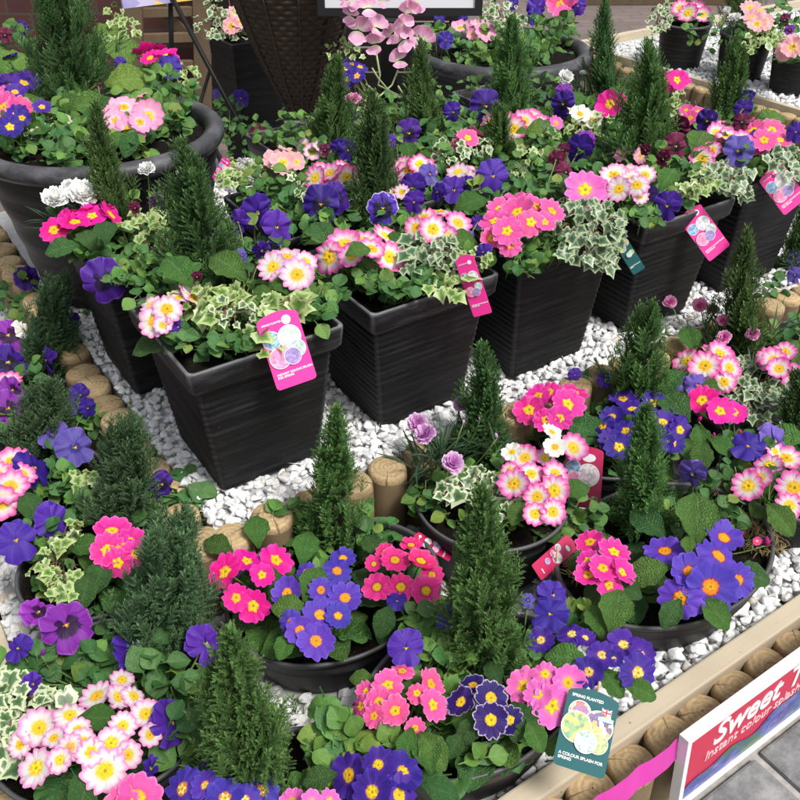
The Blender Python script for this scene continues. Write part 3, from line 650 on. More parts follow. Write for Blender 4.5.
def conifer_mesh(seed, mat, n, slim, bushy, tw):
    """height 1, half-width 'slim'; upright feathery sprays"""
    rd = random.Random(seed); ms = []; ks = []; ph = [rd.uniform(0, 6.28) for _ in range(4)]
    leaders = [(0.0, 0.0, 1.0)] + [(rd.uniform(-.5, .5) * slim, rd.uniform(-.5, .5) * slim, rd.uniform(0.62, 0.92) if bushy < 6 else rd.uniform(0.78, 1.0)) for _ in range(bushy)]
    if bushy >= 6: leaders[0] = (0.0, 0.0, 0.88); leaders = [leaders[0]] + [(x * 1.15, y * 1.15, h) for x, y, h in leaders[1:]]
    for i in range(n):
        lx, ly, lh = leaders[0] if rd.random() < (0.45 if bushy < 6 else 0.25) or not bushy else rd.choice(leaders)
        h = rd.random() ** 1.25 * lh; a = rd.uniform(0, 6.28)
        prof = (min(1.0, 0.62 + h / lh * 2.2) if h < 0.2 * lh else 1.0) * (1 - h / lh) ** (0.80 if bushy < 6 else 0.55) * 1.12 + 0.035
        lump = 1 + 0.26 * math.sin(3 * a + ph[0] + h * 9) + 0.26 * math.sin(5 * a + ph[1] - h * 14) + 0.24 * math.sin(h * 30 + ph[2] + 3 * a)
        sc = slim if (lx, ly) == (0, 0) else slim * 0.62
        r = sc * prof * lump * rd.choice([rd.uniform(0.30, 1.0) ** 0.55, rd.uniform(0.4, 1.3)])
        p = np.array([lx * min(1, h * 3 + .3) + r * math.cos(a), ly * min(1, h * 3 + .3) + r * math.sin(a), 0.03 + h * 0.97])
        e = rd.uniform(0.60, 1.1) + h * 0.4; d = Vector((math.cos(a) * (1.30 - e) + rd.uniform(-.32, .32), math.sin(a) * (1.30 - e) + rd.uniform(-.32, .32), e))
        l = tw * rd.choice([0.55, 0.75, 0.95, 1.15, 1.5]); m = xaxis_frame(d, (math.cos(a + 1), math.sin(a + 1), 0.2), p - np.array(d.normalized()) * l * 0.5, l)
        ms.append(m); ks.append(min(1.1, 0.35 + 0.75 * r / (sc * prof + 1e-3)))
    ms, ks = ms[:int(len(ms) * .66)], ks[:int(len(ks) * .66)]
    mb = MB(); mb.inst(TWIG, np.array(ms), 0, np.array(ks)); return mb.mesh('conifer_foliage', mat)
def trunk_mesh():
    mb = MB(); tube(mb, [(0, 0, 0), (0.01, 0, 0.4), (0, 0.01, 0.9)], [0.028, 0.02, 0.006], 7)
    for i in range(34):
        a = i * 2.4; h = 0.05 + i * 0.024; q = 0.16 * (1.05 - h); tube(mb, [(0, 0, h), (q * math.cos(a), q * math.sin(a), h + 0.11)], [0.007, 0.002], 4)
    return mb.mesh('trunk', 'bark')
def conifer(label, base, tip, wpx, up, mat='conifer_green', seed=0, bushy=2, n=620, soil=None, lean=None, group='small conifers in the planters'):
    soil = (SOIL_UP if up else SOIL_LOW) if soil is None else soil
    b = P(base[0], base[1], soil + 0.01); b.z = soil
    # height: where the ray through the tip passes nearest above the base
    d = ray(*tip); hd = Vector((d.x, d.y)); t = (Vector((b.x, b.y)) - Vector((CAM.x, CAM.y))).dot(hd) / hd.dot(hd); tp = CAM + d * t
    ax = tp - b; h = max(ax.length, 0.05); ax.normalize(); hw = px2m((b + tp) / 2, wpx) / 2 / h
    hw = min(hw, 0.6)
    me = cached(('con', seed, mat, round(hw, 2), n, bushy), lambda: conifer_mesh(seed, mat, n, hw * 0.80, bushy, 0.032 / h + 0.045))
    o = thing('conifer', label, 'conifer', b, group)
    rot = frame(ax, Vector((math.sin(seed), math.cos(seed), 0))).to_4x4() @ Matrix.Diagonal((h, h, h, 1))
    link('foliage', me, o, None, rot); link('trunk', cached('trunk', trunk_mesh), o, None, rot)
    return o
def tuft(p, blobs, mat='blade_mat', size=0.07):
    mb = MB(); l = []
    for (x, y, z, rpx, n) in blobs:
        c = P(x, y, z); r = px2m(c, rpx)
        for i in range(n):
            a = rnd(0, 6.28); q = random.random(); b = c + Vector((math.cos(a), math.sin(a), 0)) * r * q * 0.6 - UP * 0.03 * random.random() * 2
            d = Vector((math.cos(a) * (0.2 + q), math.sin(a) * (0.2 + q), rnd(0.3, 1.3))); l.append(xaxis_frame(d, UP + jit(0.3), b - p.root, size * random.uniform(0.5, 1.15)))
    mb.inst(BLADE_T[0], np.array(l)); mb.obj('foliage', mat, p.o)
def dianthus(label, petals, fl, blobs, up, dz=0.10, size=0.07, buds=(), soil=None):
    soil = (SOIL_UP if up else SOIL_LOW) if soil is None else soil; z = soil + dz
    p = Plant('dianthus_plant', label, 'dianthus', blobs[0][:2], z - 0.05, soil)
    for f in fl:
        c = P(f[0], f[1], z); p.flower('carnation', petals, f[0], f[1], f[2], z, (UP * 0.7 + tocam(c) * 0.6 + jit(0.35)).normalized())
    for b in buds: p.flower('bud', petals, b[0], b[1], b[2], z, (UP + jit(0.4)).normalized())
    tuft(p, [(b[0], b[1], z - 0.045, b[2], b[3]) for b in blobs], 'blade_mat', size); return p
# ------------------------------------------------------------ ground, tiers, gravel
GZ, LZ = -0.300, -0.165
def slab(name, x0, x1, y0, y1, z0, z1, mat, kind='structure', cuts=1):
    mb = MB(); box(mb, ((x0 + x1) / 2, (y0 + y1) / 2, (z0 + z1) / 2), (x1 - x0, y1 - y0, z1 - z0)); return tag(mb.obj(name, mat, smooth=False), kind=kind)
def ground():
    m, t = new_mat('brick_paving'); co = t.coord()
    x = t.n.new('ShaderNodeTexBrick'); mp = t.n.new('ShaderNodeMapping'); t.l.new(co, mp.inputs['Vector']); mp.inputs['Rotation'].default_value = (0, 0, R(28)); t.l.new(mp.outputs[0], x.inputs['Vector'])
    x.inputs['Scale'].default_value = 1.0; x.inputs['Brick Width'].default_value = 0.21; x.inputs['Row Height'].default_value = 0.105; x.inputs['Mortar Size'].default_value = 0.006
    x.inputs['Color1'].default_value = (0.135, 0.095, 0.085, 1); x.inputs['Color2'].default_value = (0.19, 0.145, 0.13, 1); x.inputs['Mortar'].default_value = (0.10, 0.085, 0.075, 1)
    n = t.noise(3, co, 5); n2 = t.noise(70, co, 3)
    c = t.mix(t.m('MULTIPLY', n, 0.5), x.outputs['Color'], (0.10, 0.08, 0.075)); c = t.mix(t.m('MULTIPLY', n2, 0.3), c, (0.23, 0.19, 0.17))
    t.out(c, 0.75, t.bump(t.m('ADD', t.m('MULTIPLY', x.outputs['Fac'], -1.0), t.m('MULTIPLY', n2, 0.3)), 0.5, 0.004), 0.3); M['brick_paving'] = m
    mb = MB(); mb.add([(-60, -60, GZ), (60, -60, GZ), (60, 60, GZ), (-60, 60, GZ)], np.array([[0, 1, 2, 3]])); tag(mb.obj('ground', 'brick_paving'), kind='structure')
ground()
def paving():
    m, t = new_mat('paver_mat'); co = t.coord(); r = t.noise(5, co, 2); n = t.noise(22, co, 5, 0.7); n2 = t.noise(190, co, 3)
    c = t.ramp(n, [(0.35, (0.085, 0.085, 0.09)), (0.52, (0.18, 0.18, 0.185)), (0.68, (0.30, 0.30, 0.30))]); c = t.mix(t.m('MULTIPLY', n2, 0.5), c, (0.27, 0.265, 0.26))
    t.out(c, 0.85, t.bump(t.m('ADD', n, t.m('MULTIPLY', n2, 0.4)), 0.4, 0.004), 0.25); M['paver_mat'] = m
    simple('joint_mat', (0.36, 0.34, 0.32), 0.9, nscale=60, namt=0.25, bump=0.6)
    slab('paving_joints', -0.9, 2.2, -2.4, -0.60, GZ - 0.02, GZ + 0.004, 'joint_mat')
    mb = MB()
    for j in range(9):
        y = -0.9 - j * 0.165; off = 0.11 * (j % 2)
        for i in range(14):
            x = -0.8 + off + i * 0.215
            if x > 2.0: continue
            box(mb, (x + rnd(-.003, .003), y + rnd(-.003, .003), GZ + 0.002 + rnd(-.001, .001)), (0.195, 0.146, 0.024), bev=0.006)
    tag(mb.obj('paving', 'paver_mat', smooth=False), kind='structure')
paving()
slab('lower_bed', -0.42, 2.4, -0.70, 1.9, GZ, LZ - 0.012, 'bed_base')
slab('upper_bed', -0.045, 1.665, -0.075, 1.15, LZ - 0.012, -0.012, 'bed_base'); slab('back_bed', -0.045, 1.25, 1.15, 1.62, LZ - 0.012, -0.012, 'bed_base')
def stone_T(seed):
    rd = random.Random(seed); bm = bmesh.new()
    for i in range(15):
        v = Vector((rd.gauss(0, 1), rd.gauss(0, 1), rd.gauss(0, 1))).normalized(); bm.verts.new((v.x * rd.uniform(.75, 1), v.y * rd.uniform(.6, .85), v.z * rd.uniform(.45, .65)))
    r = bmesh.ops.convex_hull(bm, input=bm.verts); bmesh.ops.delete(bm, geom=[g for g in r['geom_interior'] if isinstance(g, bmesh.types.BMVert)], context='VERTS')
    bmesh.ops.dissolve_limit(bm, angle_limit=R(14), verts=bm.verts, edges=bm.edges)
    bmesh.ops.bevel(bm, geom=list(bm.edges), offset=0.09, segments=1, profile=0.5, affect='EDGES'); bmesh.ops.triangulate(bm, faces=bm.faces)
    bm.verts.index_update(); V = np.array([v.co for v in bm.verts]); F = np.array([[v.index for v in f.verts] for f in bm.faces]); bm.free()
    return V, [F], np.zeros((len(V), 2)), np.zeros(len(V))
STONES = [stone_T(i) for i in range(14)]
def gravel(name, regs, sp=0.0175, size=(0.0105, 0.0175)):
    by = {}
    for (x0, x1, y0, y1, z, keep) in regs:
        for lay in range(2):
            nx, ny = int((x1 - x0) / sp), int((y1 - y0) / sp)
            for i in range(nx):
                for j in range(ny):
                    x = x0 + (i + 0.5 + rnd(-.5, .5)) * sp; y = y0 + (j + 0.5 + rnd(-.5, .5)) * sp
                    if (lay and random.random() < 0.45) or (keep and not keep(x, y)): continue
                    rt = Matrix.Rotation(rnd(0, 6.28), 3, 'Z') @ Matrix.Rotation(rnd(-.5, .5), 3, 'X') @ Matrix.Rotation(rnd(-.4, .4), 3, 'Y'); s = random.uniform(*size)
                    by.setdefault(random.randrange(14), []).append(np.array(mat4((x, y, z + lay * 0.008 + rnd(-.003, .004)), rt, s)))
    mb = MB()
    for t, l in by.items(): mb.inst(STONES[t], np.array(l), kadd=True)
    return tag(mb.obj(name, 'stone_white', smooth=False), kind='stuff')
POTS_SQ = []
def under_pot(x, y): return any(abs(x - a) < w and abs(y - b) < w for a, b, w in POTS_SQ)
# ------------------------------------------------------------ planters
def sq_ring(h, z, cr, nside, off=0.0, seed=0):
    pts = []; c = h - cr
    for q in range(4):
        a0 = q * math.pi / 2
        for i in range(nside):              # straight part before the corner
            t = -1 + 2 * i / nside; d = (h + off * math.sin(4 * t + seed + q * 2 + z * 60) * 0.5 + off)
            v = (d, t * c); pts.append((v[0] * math.cos(a0) - v[1] * math.sin(a0), v[0] * math.sin(a0) + v[1] * math.cos(a0), z))
        for i in range(4):
            b = i * math.pi / 8; v = (c + (cr + off) * math.cos(b), c + (cr + off) * math.sin(b)); pts.append((v[0] * math.cos(a0) - v[1] * math.sin(a0), v[0] * math.sin(a0) + v[1] * math.cos(a0), z))
    return pts
def sq_loft(mb, rings, nside=12, ks=None):
    V = []; K = []
    for i, (h, z, cr, off, sd) in enumerate(rings):
        p = sq_ring(h, z, cr, nside, off, sd); V += p; K += [0 if ks is None else ks[i]] * len(p)
    m = len(V) // len(rings); K = np.array(K, float)
    for i in range(len(rings)):             # worn arrises
        for q in range(4):
            for j in (1, 2): K[i * m + q * (nside + 4) + nside + j] += 0.45
    mb.add(V, gridF(len(rings), m, True), None, K); return mb
def soil_mesh(mb, rx, ry, square=False):
    n, m = 10, 36; V = []
    for i in range(n + 1):
        for j in range(m):
            a = 2 * math.pi * j / m; q = i / n; x, y = math.cos(a), math.sin(a)
            if square: f = 1 / max(abs(x), abs(y)); x, y = x * f, y * f
            x, y = x * rx * q, y * ry * q; V.append((x, y, noise.noise(Vector((x * 45, y * 45, rx * 9))) * 0.007))
    mb.add(V, gridF(n + 1, m, True)); return mb
def rimmed_square(label, x, y, z=0.0, base=0.212, top=0.266, H=0.305, lip=True, group='square black planters in rows', cat='planter', soilz=None, rot=0.0):
    o = thing('square_planter', label, cat, (x, y, z), group); o.rotation_euler = (0, 0, rot); key = (base, top, H, lip)
    def body():
        mb = MB(); rings = [(base / 2 - 0.012, 0.0, 0.01, 0, 0), (base / 2 - 0.003, 0.002, 0.012, 0, 0)]; n = 76; hb = H - (0.045 if lip else 0.004)
        for i in range(n + 1):
            zz = 0.006 + (hb - 0.006) * i / n; h = base / 2 + (top - base) / 2 * zz / hb
            rings.append((h, zz, 0.013, 0.0010 * math.sin(zz * 2 * math.pi / 0.0145 + math.sin(zz * 40)), zz * 25))
        if not lip:
            e = top / 2; rings += [(e - 0.003, H, 0.013, 0, 0), (e - 0.009, H, 0.012, 0, 0), (e - 0.012, H - 0.005, 0.012, 0, 0), (e - 0.014, H - 0.04, 0.012, 0, 0)]
        return sq_loft(mb, rings).mesh('planter_body', 'pot_black')
    link('body', cached(('sqb',) + key, body), o)
    e = top / 2
    if lip:
        def rim():
            mb = MB(); q = H
            rings = [(e - 0.004, q - 0.05, 0.010, 0, 0), (e + 0.009, q - 0.046, 0.012, 0, 0), (e + 0.0135, q - 0.040, 0.012, 0, 0), (e + 0.0165, q - 0.008, 0.012, 0, 0), (e + 0.0163, q - 0.002, 0.012, 0, 0), (e + 0.0148, q, 0.012, 0, 0), (e + 0.0105, q, 0.011, 0, 0), (e + 0.0085, q - 0.002, 0.010, 0, 0), (e + 0.0060, q - 0.05, 0.010, 0, 0)]
            return sq_loft(mb, rings, ks=[0, 0, 0.0, 0.05, 0.35, 1.0, 1.0, 0.3, 0]).mesh('planter_rim', 'pot_rim_mat')
        link('rim', cached(('sqr',) + key, rim), o)
    link('soil', cached(('sqs',) + key, lambda: soil_mesh(MB(), e - 0.004, e - 0.004, True).mesh('soil', 'soil_mat')), o, (0, 0, (H - 0.025) if soilz is None else soilz))
    return o
def bowl(label, x, y, rx, ry, H=0.12, z=None, group='low round bowls on the lower tier', moss=None, mat='bowl_mat'):
    z = LZ if z is None else z
    o = thing('bowl_planter', label, 'planter bowl', (x, y, z), group); mb = MB(); b = 0.80
    prof = [(b * 0.9, 0.0), (b, 0.003)] + [(b + (0.985 - b) * t ** 0.75, 0.004 + (H - 0.012) * t) for t in np.linspace(0.02, 1, 12)] + [(0.99, H - 0.008)]
    lathe(mb, prof, 72, rx, ry, wob=0.004); mb.obj('body', mat, o)
    mb = MB(); w = 0.0055 / min(rx, ry)
    lathe(mb, [(0.985, H - 0.010), (1.0 + w * .4, H - 0.008), (1.0 + w * .6, H - 0.003), (1.0 + w * .2, H), (1.0 - w * .4, H), (1.0 - w * .9, H - 0.004), (1.0 - w, H - 0.04)], 72, rx, ry, ks=[0, .2, .4, .8, .8, .3, 0], wob=0.004); mb.obj('rim', 'bowl_rim_mat', o)
    soil_mesh(MB(), rx * 0.97, ry * 0.97).obj('soil', 'soil_mat', o, (0, 0, H - 0.022))
    return o
def round_pot(label, x, y, z, rt, rb, H, rim=0.02, cat='planter', group=None, name='round_planter', mat='round_pot_mat', rmat='pot_rim_mat', ribs=0.008):
    o = thing(name, label, cat, (x, y, z), group); mb = MB(); n = 46
    prof = [(rb - 0.006, 0), (rb, 0.003)] + [(rb + (rt - rim * 0.7 - rb) * t + 0.0016 * math.sin(t * H / ribs * 6.28), 0.004 + (H - rim - 0.004) * t) for t in np.linspace(0, 1, n)]
    lathe(mb, prof, 72, wob=0.003); mb.obj('body', mat, o)
    mb = MB(); a = np.linspace(-2.6, 2.0, 14); rc = rt - rim
    pr = [(rc + rim * math.cos(t - 0.2), H - rim + rim * math.sin(t - 0.2)) for t in a] + [(rc - rim * 1.02, H - rim * 0.6), (rc - rim * 1.05, H - 0.07)]
    lathe(mb, pr, 72, ks=[max(0, math.sin(t)) * 0.5 for t in a] + [0, 0]); mb.obj('rim', rmat, o)
    soil_mesh(MB(), rc - rim * 1.0, rc - rim * 1.0).obj('soil', 'soil_mat', o, (0, 0, H - 0.035)); return o

SQ = [  # x, y, lip, label
    (0.108, 0.108, True, 'black square planter with pink tag at the front corner of the white gravel'),
    (0.463, 0.108, True, 'black square planter with a ribbed side, second from the front corner, pink tag edge on'),
    (0.806, 0.100, False, 'black square planter without a lip under trailing grey ivy'),
    (1.160, 0.098, True, 'black square planter with silvery rim corner behind the tall right hand conifer'),
    (1.520, 0.108, False, 'black square planter at the far right end of the front row'),
    (0.085, 0.500, False, 'black square planter of white dianthus and hot pink primroses behind the corner planter'),
    (0.470, 0.475, True, 'black square planter in the second row, under the big dark blotched pansy'),
    (0.825, 0.475, True, 'black square planter in the second row, under the violet blue pansy and slim conifer'),
    (1.180, 0.470, True, 'black square planter in the second row, under the dark pansies and small ivy'),
    (1.530, 0.470, True, 'black square planter in the second row, under the bushy right hand conifer'),
    (0.700, 0.840, True, 'black square planter in the third row, left of the black post'),
    (1.050, 0.840, True, 'black square planter in the third row, before the black post'),
    (1.400, 0.840, True, 'black square planter in the third row, before the large round tub'),
]
for x, y, lip, lab in SQ:
    rimmed_square(lab, x, y, lip=lip); POTS_SQ.append((x, y, 0.098))
SQ_POS = [(x, y, 0.13) for x, y, _, _ in SQ]
round_pot('large round black tub with thick rolled rim at the left edge', 0.165, 0.975, 0.0, 0.302, 0.215, 0.40, 0.023, name='round_tub', rmat='tub_rim_mat', cat='tub')
round_pot('large round black ribbed tub standing on the brick paving at the back', 2.03, 1.68, GZ, 0.372, 0.265, 0.20 - GZ, 0.030, name='round_tub', rmat='tub_rim_mat', cat='tub')
G3 = 'round black pots by the brick paving'
FGH = [round_pot('round black pot furthest back by the brick paving', *(Pv(678, 66, 1.98).xy), -0.16, 0.135, 0.105, 0.22, 0.009, group=G3),
       round_pot('round black pot with white price label, middle of three by the paving', *(Pv(737, 82, 1.66).xy), -0.16, 0.135, 0.105, 0.22, 0.009, group=G3),
       round_pot('round black pot nearest the right edge by the paving', *(Pv(790, 95, 1.36).xy), -0.16, 0.135, 0.105, 0.22, 0.009, group=G3)]
for (px, py), rt in (((717, 47), FGH[1]), ((799, 63), FGH[2])):
    mb = MB(); d = (CAM - rt.location); d.z = 0; d.normalize(); d = (Matrix.Rotation(R(-22 if px == 717 else 14), 3, 'Z') @ d)
    box(mb, d * 0.1335 + Vector((0, 0, 0.185)), (0.05, 0.004, 0.028), Matrix.Rotation(math.atan2(d.x, -d.y) , 3, 'Z')); mb.obj('price_label', 'white_paint', rt, smooth=False)
LOWG = 'low black bowls on the lower tier'
bowl('black bowl of hot pink, blue and salmon primroses before the corner planter', 0.080, -0.275, 0.192, 0.155, group=LOWG)
bowl('round black bowl of lilac dianthus and bicolour primroses by the log edge', 0.432, -0.268, 0.147, 0.147, 0.150, group=LOWG)
bowl('wide black bowl of large leaved violet primroses near the timber rail', 0.628, -0.533, 0.225, 0.160, group=LOWG)
bowl('black bowl carrying the teal plant tag at the front rail', 0.150, -0.575, 0.185, 0.135, group=LOWG)
bowl('black bowl of blush white primroses in the near left corner', -0.330, -0.285, 0.172, 0.165, group=LOWG)
bowl('black bowl of hot pink primroses and ivy at the left, below the log edge', -0.255, 0.010, 0.128, 0.128, group=LOWG)
bowl('black bowl of pale pink primroses and lavender pansies at the left edge', -0.275, 0.290, 0.130, 0.130, group=LOWG)
bowl('black bowl of magenta pansies at the upper left edge', -0.250, 0.600, 0.130, 0.130, group=LOWG)
bowl('black bowl of blue primroses at the bottom edge', -0.165, -0.585, 0.128, 0.112, group=LOWG)
bowl('black bowl of violet primroses between the square planters and the wide bowl', 0.770, -0.225, 0.140, 0.140, group=LOWG)
bowl('black bowl of pink edged primroses near the right edge', 1.010, -0.530, 0.147, 0.145, group=LOWG)
rimmed_square('low square black planter under trailing ivy near the right edge', 1.10, -0.235, LZ, 0.23, 0.285, 0.150, False, group=None)
bowl('black bowl half out of view beyond the right hand conifer', 1.45, -0.28, 0.15, 0.15, group=LOWG)
bowl('black bowl at the right edge behind the last front row planter', 1.80, -0.02, 0.125, 0.125, group=LOWG)
gravel('white_gravel', [(-0.045, 1.665, -0.075, 1.15, -0.008, lambda x, y: not under_pot(x, y)), (0.3, 1.25, 1.15, 1.61, -0.008, None)])
BOWLS = [(0.08, -.275, .16, .125), (.432, -.268, .12, .12), (.628, -.533, .19, .13), (.15, -.575, .15, .11), (-.33, -.285, .14, .135), (-.255, .01, .1, .1), (-.275, .29, .1, .1), (-.25, .60, .1, .1), (-.165, -.585, .1, .09), (.77, -.225, .11, .11), (1.01, -.53, .12, .12), (1.10, -.235, .1, .1), (1.45, -.28, .12, .12), (1.80, -.02, .10, .10)]
BOWL_POS = [(a, b, min(c, d) + .02) for a, b, c, d in BOWLS]
def lowkeep(x, y): return not any(((x - a) / c) ** 2 + ((y - b) / d) ** 2 < 1 for a, b, c, d in BOWLS)
gravel('white_gravel', [(-0.42, 2.38, -0.70, -0.12, LZ - 0.008, lowkeep), (1.67, 2.38, -0.12, 0.7, LZ - 0.008, lowkeep), (-0.42, -0.12, -0.12, 1.9, LZ - 0.008, lowkeep), (0.15, 2.38, -0.70, -0.60, LZ + 0.012, lowkeep)], 0.0185, (0.0115, 0.0195))

# ------------------------------------------------------------ log edging and rail
def log_mesh(seed, r, h, half=False):
    rd = random.Random(seed); mb = MB(); n = 26; th = np.linspace(0, 2 * math.pi, n, endpoint=False); ob = [rd.uniform(-.05, .05) for _ in range(3)]
    def ring(rr, z, tl=0.0): 
        q = rr * (1 + ob[0] * np.cos(2 * th) + ob[1] * np.cos(3 * th + 1)); return np.stack([q * np.cos(th), q * np.sin(th), z + tl * np.cos(th + rd.uniform(0, .1))], -1)
    sd = np.concatenate([ring(r, -h + (h - 0.014) * t) for t in (0, .3, .6, .85, 1.0)]); mb.add(sd, gridF(5, n, True))
    tl = rd.uniform(-.003, .003); rings = [(1.0, -0.014), (0.985, -0.007), (0.94, -0.0025), (0.86, 0.0), (0.6, 0.002), (0.3, 0.003), (0.02, 0.003)]
    tp = np.concatenate([ring(r * a, z, tl * (a < .95)) for a, z in rings]); uv = np.concatenate([np.stack([a * np.cos(th), a * np.sin(th)], -1) for a, z in rings]); mb.add(tp, gridF(7, n, True), uv, 0, 1)
    return mb.mesh('log', ['log_side', 'log_end'])
def log_row(label, pts, r, h, zs, name='log_edging'):
    o = thing(name, label, 'log edging', (pts[0][0], pts[0][1], zs - h))
    for i, (x, y) in enumerate(pts):
        s = random.randrange(6); me = cached(('log', s, r, h), lambda: log_mesh(s, r, h)); c = link('log', me, o)
        c.matrix_basis = Matrix.Translation((x - o.location.x, y - o.location.y, h + rnd(-.012, .010))) @ Matrix.Rotation(rnd(0, 6.28), 4, 'Z') @ Matrix.Rotation(rnd(-.05, .05), 4, 'X')
    return o
log_row('row of upright round logs edging the upper gravel along the front', [(-0.035 + i * 0.083 + rnd(-.004, .004), -0.108 + rnd(-.006, .006)) for i in range(21)], 0.039, 0.165, 0.0)
log_row('row of upright round logs edging the upper gravel along the left side', [(-0.085 + rnd(-.006, .006), -0.085 + i * 0.083 + rnd(-.004, .004)) for i in range(24)], 0.039, 0.17, 0.002)
fr = log_row('front row of rounded logs under the timber rail beside the red sign', [(-0.42 + i * 0.0825, -0.764) for i in range(34)], 0.0390, 0.157, -0.143)
mb = MB(); box(mb, (0.97, -0.722, -0.160), (2.86, 0.036, 0.07), bev=0.004); mb.obj('rail', 'rail_wood', fr, -fr.location + Vector((0, 0, 0)), smooth=False)
lf = log_row('row of logs under the short rail at the left edge', [(-0.492, -0.70 + i * 0.0835) for i in range(20)], 0.0405, 0.157, -0.143)
mb = MB(); box(mb, (-0.442, 0.15, -0.160), (0.036, 1.70, 0.07), bev=0.004); mb.obj('rail', 'rail_wood', lf, -lf.location, smooth=False)
# pink tape along the logs
TZ = Pv(640, 778, -0.809).z
mb = MB(); V = []; n = 200
for i in range(n):
    x = 0.10 + 1.5 * i / (n - 1); q = abs(math.sin((x + 0.42) / 0.0825 * math.pi)); y = -0.8065 + 0.0035 * q ** 6; zz = TZ + 0.0015 * math.sin(x * 9)
    V += [(x, y, zz + 0.022), (x, y - 0.009 + .0015 * math.sin(x * 22), zz - 0.022), (x, y - .0082 + .0015 * math.sin(x * 22), zz - 0.022), (x, y + .0008, zz + 0.022)]
mb.add(V, gridF(n, 4, True)); tag(mb.obj('plastic_tape', 'tape_pink', smooth=False), 'bright pink plastic tape stretched along the front logs', 'tape')
# far bed of the three round pots
slab('far_bed', 3.36, 6.2, -0.6, 2.55, GZ, -0.172, 'bed_base')
gravel('white_gravel', [(3.36, 5.2, 0.6, 2.5, -0.166, None)], 0.034, (0.016, 0.026))
fl_ = log_row('log edging of the far gravel bed at the upper right', [(3.30, 0.3 + i * 0.0835) for i in range(26)], 0.0405, 0.13, -0.17)
mb = MB(); box(mb, (3.352, 1.0, -0.165), (0.03, 2.95, 0.05), bev=0.003); mb.obj('rail', 'rail_wood', fl_, -fl_.location, smooth=False)
mb = MB(); box(mb, (4.4, 2.57, -0.165), (2.1, 0.036, 0.07), bev=0.003); mb.obj('rail', 'rail_wood', fl_, -fl_.location, smooth=False)

# ------------------------------------------------------------ lettering
def text_mesh(body, size, mat, shear=0.0, extrude=0.0006, align='LEFT', bold=0.0):
    cu = bpy.data.curves.new('lettering', 'FONT'); cu.body = body; cu.size = size; cu.extrude = extrude; cu.shear = shear; cu.align_x = align; cu.offset = bold
    ob = bpy.data.objects.new('lettering', cu); COL.objects.link(ob); dg = bpy.context.evaluated_depsgraph_get()
    me = bpy.data.meshes.new_from_object(ob.evaluated_get(dg)); bpy.data.objects.remove(ob); bpy.data.curves.remove(cu); me.materials.clear(); me.materials.append(M[mat]); return me
# ------------------------------------------------------------ the red sign leaning on the logs
ST_TOP = Ppl(684, 738, (0, -0.817, -0.11), (0, -1, 0.10)); SH = 0.166; SO = Vector((ST_TOP.x, ST_TOP.y - SH * 0.0995 , ST_TOP.z - SH * 0.995))
so = thing('display_sign', 'red white framed display sign leaning on the front logs', 'sign', SO)
so.rotation_euler = (R(90 - 5.7), 0, 0)       # local x along the bed, y up the board, z towards the viewer
SW, ST = 0.80, 0.018
mb = MB(); fw = 0.0095
box(mb, (SW / 2, SH - fw / 2, 0), (SW, fw, ST), bev=0.001); box(mb, (SW / 2, fw / 2, 0), (SW, fw, ST), bev=0.001)
box(mb, (fw / 2, SH / 2, 0), (fw, SH - 2 * fw, ST), bev=0.001); box(mb, (SW - fw / 2, SH / 2, 0), (fw, SH - 2 * fw, ST), bev=0.001); mb.obj('frame', 'white_paint', so, smooth=False)
mb = MB(); box(mb, (SW / 2, SH / 2, -0.001), (SW - 2 * fw, SH - 2 * fw, 0.008)); mb.obj('panel', 'sign_red', so, smooth=False)
link('lettering', text_mesh('Sweet Treats', 0.066, 'letter_white', 0.25, bold=0.0010), so, (0.070, 0.096, 0.0034))
link('lettering', text_mesh('Instant colour splash for spring', 0.0285, 'letter_pink', 0.22), so, (0.056, 0.070, 0.0034))
mb = MB(); xs = np.linspace(fw + 0.001, SW - fw - 0.001, 60); V = []
for x in xs:
    tp = 0.022 + 0.046 * min(1, x / 0.22) + 0.012 * math.sin(x * 24) + 0.006 * math.sin(x * 61); V += [(x, fw + 0.001, 0.0042), (x, tp, 0.0042)]
mb.add(V, gridF(60, 2)); mb.obj('printed_picture', 'print_meadow', so, smooth=False)

# ------------------------------------------------------------ things behind
# wicker cone, tall planter, metal bucket
def wicker():
    c = Pv(302, 118, 1.56); o = thing('wicker_basket', 'dark woven wicker cone basket standing behind the planters', 'basket', c); mb = MB(); ph = random.random()
    top = Pv(291, 0, 1.56); s = (top.z - c.z) / 1.0; rt = px2m(top, 118) / 2
    nth, nz = 96, 110; V = []; Ht = s * 1.15
    for i in range(nz):
        t = i / (nz - 1); r = 0.010 + (rt * 1.1 - 0.010) * t ** 0.72
        for j in range(nth):
            a = 2 * math.pi * j / nth; w = math.sin(a * 24 + (i // 4 % 2) * math.pi) * 0.004 + abs(math.sin(i * math.pi / 4)) * 0.004
            V.append(((r + w) * math.cos(a), (r + w) * math.sin(a), Ht * t))
    mb.add(V, gridF(nz, nth, True)); mb.obj('weave', 'wicker_mat', o)
    mb = MB()
    for q in range(12):
        a = q * math.pi / 6 + 0.1; tube(mb, [((0.016 + (rt * 1.1 - 0.010) * t ** 0.72) * math.cos(a), (0.016 + (rt * 1.1 - 0.010) * t ** 0.72) * math.sin(a), Ht * t) for t in np.linspace(0, 1, 14)], 0.0035, 5)
    mb.obj('stake', 'wicker_mat', o)
    return o
wood_mat('wicker_mat', (0.026, 0.018, 0.013), (0.105, 0.074, 0.053), (60, 60, 60))
wicker()
tp = Pv(257, 158, 2.0); tt = Pv(240, 36, 2.0)
rimmed_square('tall narrow black square planter behind the easel leg', tp.x, tp.y, GZ, 0.165, 0.215, tt.z - GZ, False, None)
